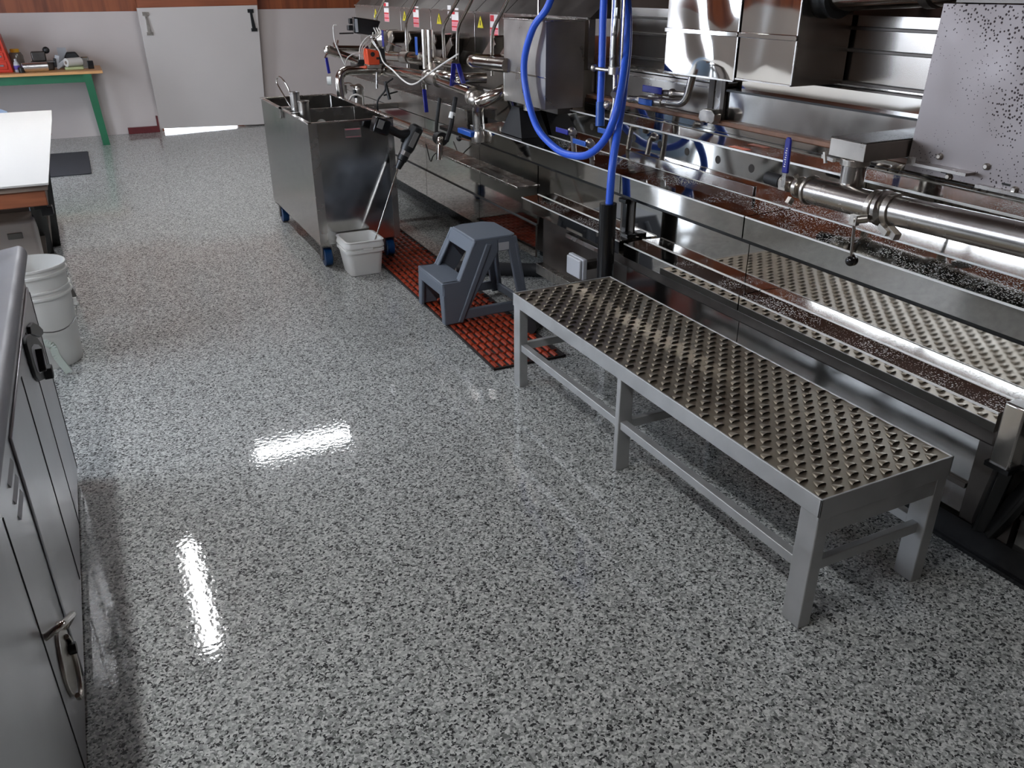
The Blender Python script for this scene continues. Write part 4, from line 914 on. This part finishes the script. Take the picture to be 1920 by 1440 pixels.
t = Thing('inlet_pipe', 'second steel pipe row with blue levers and dial gauges behind the manifold', 'pipe', (2.18, 6.0, 1.13))
t.part('pipe', MB().tube([(2.17, 6.9, 1.10), (2.17, 6.05, 1.135)], .034, 20), M_pipe)
t.part('pipe', MB().tube([(2.17, 5.75, 1.145), (2.17, 5.2, 1.15)], .030, 20), M_pipe)
t.part('coupling', MB().tube([(2.17, 6.2, 1.128), (2.17, 6.05, 1.135)], .042, 20), M_castst)
t.part('coupling', MB().tube([(2.17, 6.0, 1.137), (2.17, 5.84, 1.142), (2.17, 5.75, 1.145)], [.044, .044, .034], 20), M_pipe)
for y, z in ((5.74, 1.175), (6.46, 1.19)):
    v = t.part('valve_lever', MB().box(2.105, 2.112, y-.025, y+.018, z, z+.115), M_lever if y < 6 else M_lever2, bevel=.004, label='upright blue lever')
    t.part('lever_grip', MB().box(2.11, 2.125, y-.01, y+.01, z-.03, z+.01), M_satin, under=v)
for y, z in ((6.62, 1.235), (5.62, 1.2)):
    g = t.part('dial_gauge', MB().tube([(2.14, y, z), (2.17, y-.03, z)], .055, 24), M_castst)
    t.part('dial_face', MB().tube([(2.137, y+.003, z), (2.141, y-.0005, z)], .048, 24), M_gauge, under=g)
    t.part('gauge_stem', MB().cyl((2.155, y-.015, z-.05), (2.165, y-.015, z-.10), .008, 10), M_castst, under=g)
t.part('capillary', MB().tube(spline([(2.16, 6.58, 1.23), (2.16, 6.35, 1.205), (2.16, 6.2, 1.20)], 6), .005, 6), M_pipe)

t = Thing('side_pipe', 'short sloping steel pipe with a hanging blue lever above the far corner of the tub', 'pipe', (1.85, 6.62, 1.13))
t.part('pipe', MB().tube([(1.765, 6.62, 1.155), (1.955, 6.6, 1.082)], .028, 18), M_pipe)
t.part('end_valve', MB().tube([(1.725, 6.62, 1.170), (1.79, 6.62, 1.146)], .035, 18).ball((1.725, 6.62, 1.165), .034), M_castst)
t.part('lever_arm', MB().bar((1.71, 6.60, 1.15), (1.69, 6.60, 1.115), .014, .008), M_satin)
t.part('lever', MB().bar((1.70, 6.60, 1.12), (1.712, 6.60, 1.005), .022, .012), M_lever2, bevel=.004, label='hanging deep blue lever')
t.part('black_end', MB().tube([(1.94, 6.60, 1.088), (1.985, 6.6, 1.07)], .034, 16), M_blackp)
t.part('branch', MB().tube([(1.81, 6.66, 1.175), (2.05, 6.66, 1.165)], .022, 16), M_pipe)
t.part('fork', MB().bar((1.79, 6.64, 1.16), (1.775, 6.64, 1.22), .012, .012).bar((1.80, 6.64, 1.19), (1.815, 6.64, 1.235), .012, .012), M_castst)

t = Thing('controller', 'black control box on a bracket above the far pipes', 'control box', (1.93, 6.3, 1.28))
t.part('case', MB().hexa([(1.832, 6.26, 1.298), (1.985, 6.26, 1.278), (2.03, 6.42, 1.278), (1.87, 6.42, 1.30)], [(1.84, 6.26, 1.405), (2.035, 6.26, 1.372), (2.07, 6.42, 1.375), (1.87, 6.42, 1.40)]), M_black, bevel=.004)
t.part('front_frame', MB().box(1.845, 1.862, 6.253, 6.262, 1.305, 1.392), M_elec)
t.part('plug', MB().box(1.80, 1.835, 6.28, 6.33, 1.315, 1.35).box(1.815, 1.838, 6.29, 6.33, 1.358, 1.395), M_blackp, bevel=.004)
t.part('aerial', MB().tube([(1.84, 6.3, 1.297), (1.735, 6.3, 1.297)], .005, 8), M_blackp)
t.part('bracket', MB().bar((1.99, 6.36, 1.28), (2.02, 6.30, 1.19), .03, .012).bar((2.02, 6.3, 1.19), (2.03, 6.2, 1.10), .025, .012), M_satin)
t = Thing('actuator', 'orange valve actuator on the manifold pipe below the black control box', 'actuator', (1.91, 6.1, 1.09))
t.part('housing', MB().hexa([(1.872, 6.09, 1.094), (1.955, 6.09, 1.092), (1.955, 6.19, 1.092), (1.872, 6.19, 1.094)], [(1.862, 6.09, 1.205), (1.955, 6.09, 1.185), (1.955, 6.19, 1.185), (1.862, 6.19, 1.205)]), M_orange, bevel=.006)
t.part('dial', MB().tube([(1.905, 6.088, 1.165), (1.905, 6.092, 1.165)], .016, 16).box(1.93, 1.955, 6.085, 6.09, 1.13, 1.145), M_blackp)
t.part('motor', MB().box(1.955, 2.0, 6.09, 6.18, 1.10, 1.20), M_blackp, bevel=.008)
t.part('mount', MB().box(1.88, 1.97, 6.10, 6.18, 1.07, 1.094), M_castst)
t.part('stem', MB().cyl((1.94, 6.13, 1.04), (1.932, 6.13, .93), .008, 10), M_satin)

t = Thing('white_cable', 'white cable hanging in a loop in front of the manifold pipe', 'cable', (1.98, 5.6, 1.0))
t.part('cord', MB().tube(spline([(1.96, 6.22, 1.30), (1.93, 6.15, 1.245), (1.95, 6.08, 1.19), (1.96, 6.02, 1.115), (1.965, 5.84, 1.075), (1.965, 5.66, 1.03), (1.97, 5.52, 1.012), (1.975, 5.40, 1.03), (1.98, 5.27, 1.075), (1.985, 5.03, 1.155), (2.0, 4.75, 1.245)], 6), .0052, 8), M_cable)
t = Thing('white_cable', 'thin white cable standing up over the tub and dropping to the spout', 'cable', (1.66, 6.1, 1.1))
t.part('cord', MB().tube(spline([(1.665, 6.1, 1.36), (1.643, 6.1, 1.352), (1.642, 6.1, 1.27), (1.665, 6.1, 1.19), (1.70, 6.1, 1.105)], 6), .0045, 8), M_cable)
t = Thing('white_cable', 'bunch of white cables arching from the black control box to the actuator', 'cable', (1.85, 6.15, 1.1))
for k in range(3):
    o = k*.018
    t.part('cord', MB().tube(spline([(1.98+o, 6.255, 1.33), (1.975+o, 6.2, 1.29), (1.90+o*.5, 6.16, 1.275-o), (1.835+o*.6, 6.14, 1.215-o*.5), (1.82+o*.7, 6.13, 1.13)], 6), .0045, 8), M_cable)
t.part('cord', MB().tube(spline([(1.705, 6.11, 1.10), (1.73, 6.11, 1.15), (1.80, 6.12, 1.175), (1.85, 6.13, 1.16)], 6), .004, 8), M_cable)
single('hanging_wire', 'thin black wire hanging from the manifold toward the tub rim', 'wire', MB().tube(spline([(1.93, 5.75, 1.03), (1.868, 5.72, 1.0), (1.852, 5.70, .96), (1.80, 5.70, .905), (1.79, 5.70, .85), (1.81, 5.71, .80), (1.88, 5.75, .74)], 7), .006, 8), M_rubber, (1.85, 5.7, .9))
single('black_handle_bar', 'short black rod lever below the manifold beside the tub', 'lever', MB().tube([(1.975, 6.06, .98), (1.99, 6.03, .86)], .012, 10).tube([(1.95, 6.04, .89), (2.06, 6.05, .91)], .006, 8), M_blackp, (1.98, 6.05, .9))
t = Thing('tap_cluster', 'cluster of small steel taps and bent tubes behind the right rim of the tub', 'taps', (1.82, 6.48, .8))
t.part('tap_body', MB().tube([(1.90, 6.48, .92), (1.89, 6.48, .78)], .03, 16).ball((1.895, 6.48, .89), .045), M_castst)
t.part('tap_body', MB().tube([(1.755, 6.48, .93), (1.765, 6.48, .85)], .022, 14).box(1.76, 1.80, 6.46, 6.5, .87, .93), M_castst)
t.part('gauge', MB().tube([(1.66, 6.48, .965), (1.69, 6.47, .965)], .03, 18), M_gauge)
t.part('bent_tube', MB().tube(fillet([(1.755, 6.46, .945), (1.83, 6.46, .945), (1.86, 6.46, .915), (1.86, 6.46, .86)], .02), .005, 8), M_castst)
t.part('bent_tube', MB().tube(fillet([(1.82, 6.44, .925), (1.89, 6.44, .925), (1.915, 6.44, .90), (1.915, 6.44, .78)], .02), .006, 8), M_castst)
t.part('black_tap', MB().cyl((1.86, 6.46, .895), (1.86, 6.46, .835), .015, 12), M_blackp)
t.part('white_tube', MB().tube(spline([(1.80, 6.42, .82), (1.82, 6.42, .85), (1.86, 6.42, .862), (1.90, 6.42, .845)], 6), .008, 10), M_cable)
t.part('pedestal', MB().box(1.72, 2.2, 6.46, 6.50, .74, .78), M_satin)

t = Thing('drain_spout', 'curved steel spout on a long tube with a black collar below the manifold', 'spout', (2.02, 5.1, .72))
t.part('long_tube', MB().tube([(2.06, 6.6, .70), (2.02, 5.15, .712)], .024, 16), M_pipe)
t.part('collar', MB().tube([(2.02, 5.17, .712), (2.02, 5.10, .713)], .042, 20), M_rubber)
t.part('bent_end', MB().tube(fillet([(2.02, 5.12, .713), (1.98, 5.04, .725), (1.965, 5.03, .60)], .06, 8), .021, 18), M_pipe)
t.part('hanger_strap', MB().tube([(2.0, 5.16, .72), (2.02, 5.19, .80), (2.06, 5.22, .95)], .012, 8), M_rubber)
t.part('hanger_strap', MB().tube([(2.0, 4.98, .72), (2.05, 5.02, .80), (2.10, 5.05, .97)], .015, 8), M_rubber)
t.part('white_clip', MB().cyl((2.06, 5.035, .845), (2.075, 5.04, .88), .021, 12), M_whitep)
t.part('wire', MB().tube(spline([(2.1, 5.3, .62), (2.09, 5.45, .55), (2.09, 5.52, .50), (2.1, 5.62, .60)], 6), .004, 6), M_rubber)
single('black_boot', 'black rubber boot under the head tank', 'boot', MB().hexa([(2.12, 4.17, .842), (2.29, 4.17, .842), (2.29, 4.44, .842), (2.12, 4.44, .842)], [(2.16, 4.28, .99), (2.28, 4.28, .99), (2.28, 4.37, .99), (2.16, 4.37, .99)]), M_rubber, (2.2, 4.3, .842))
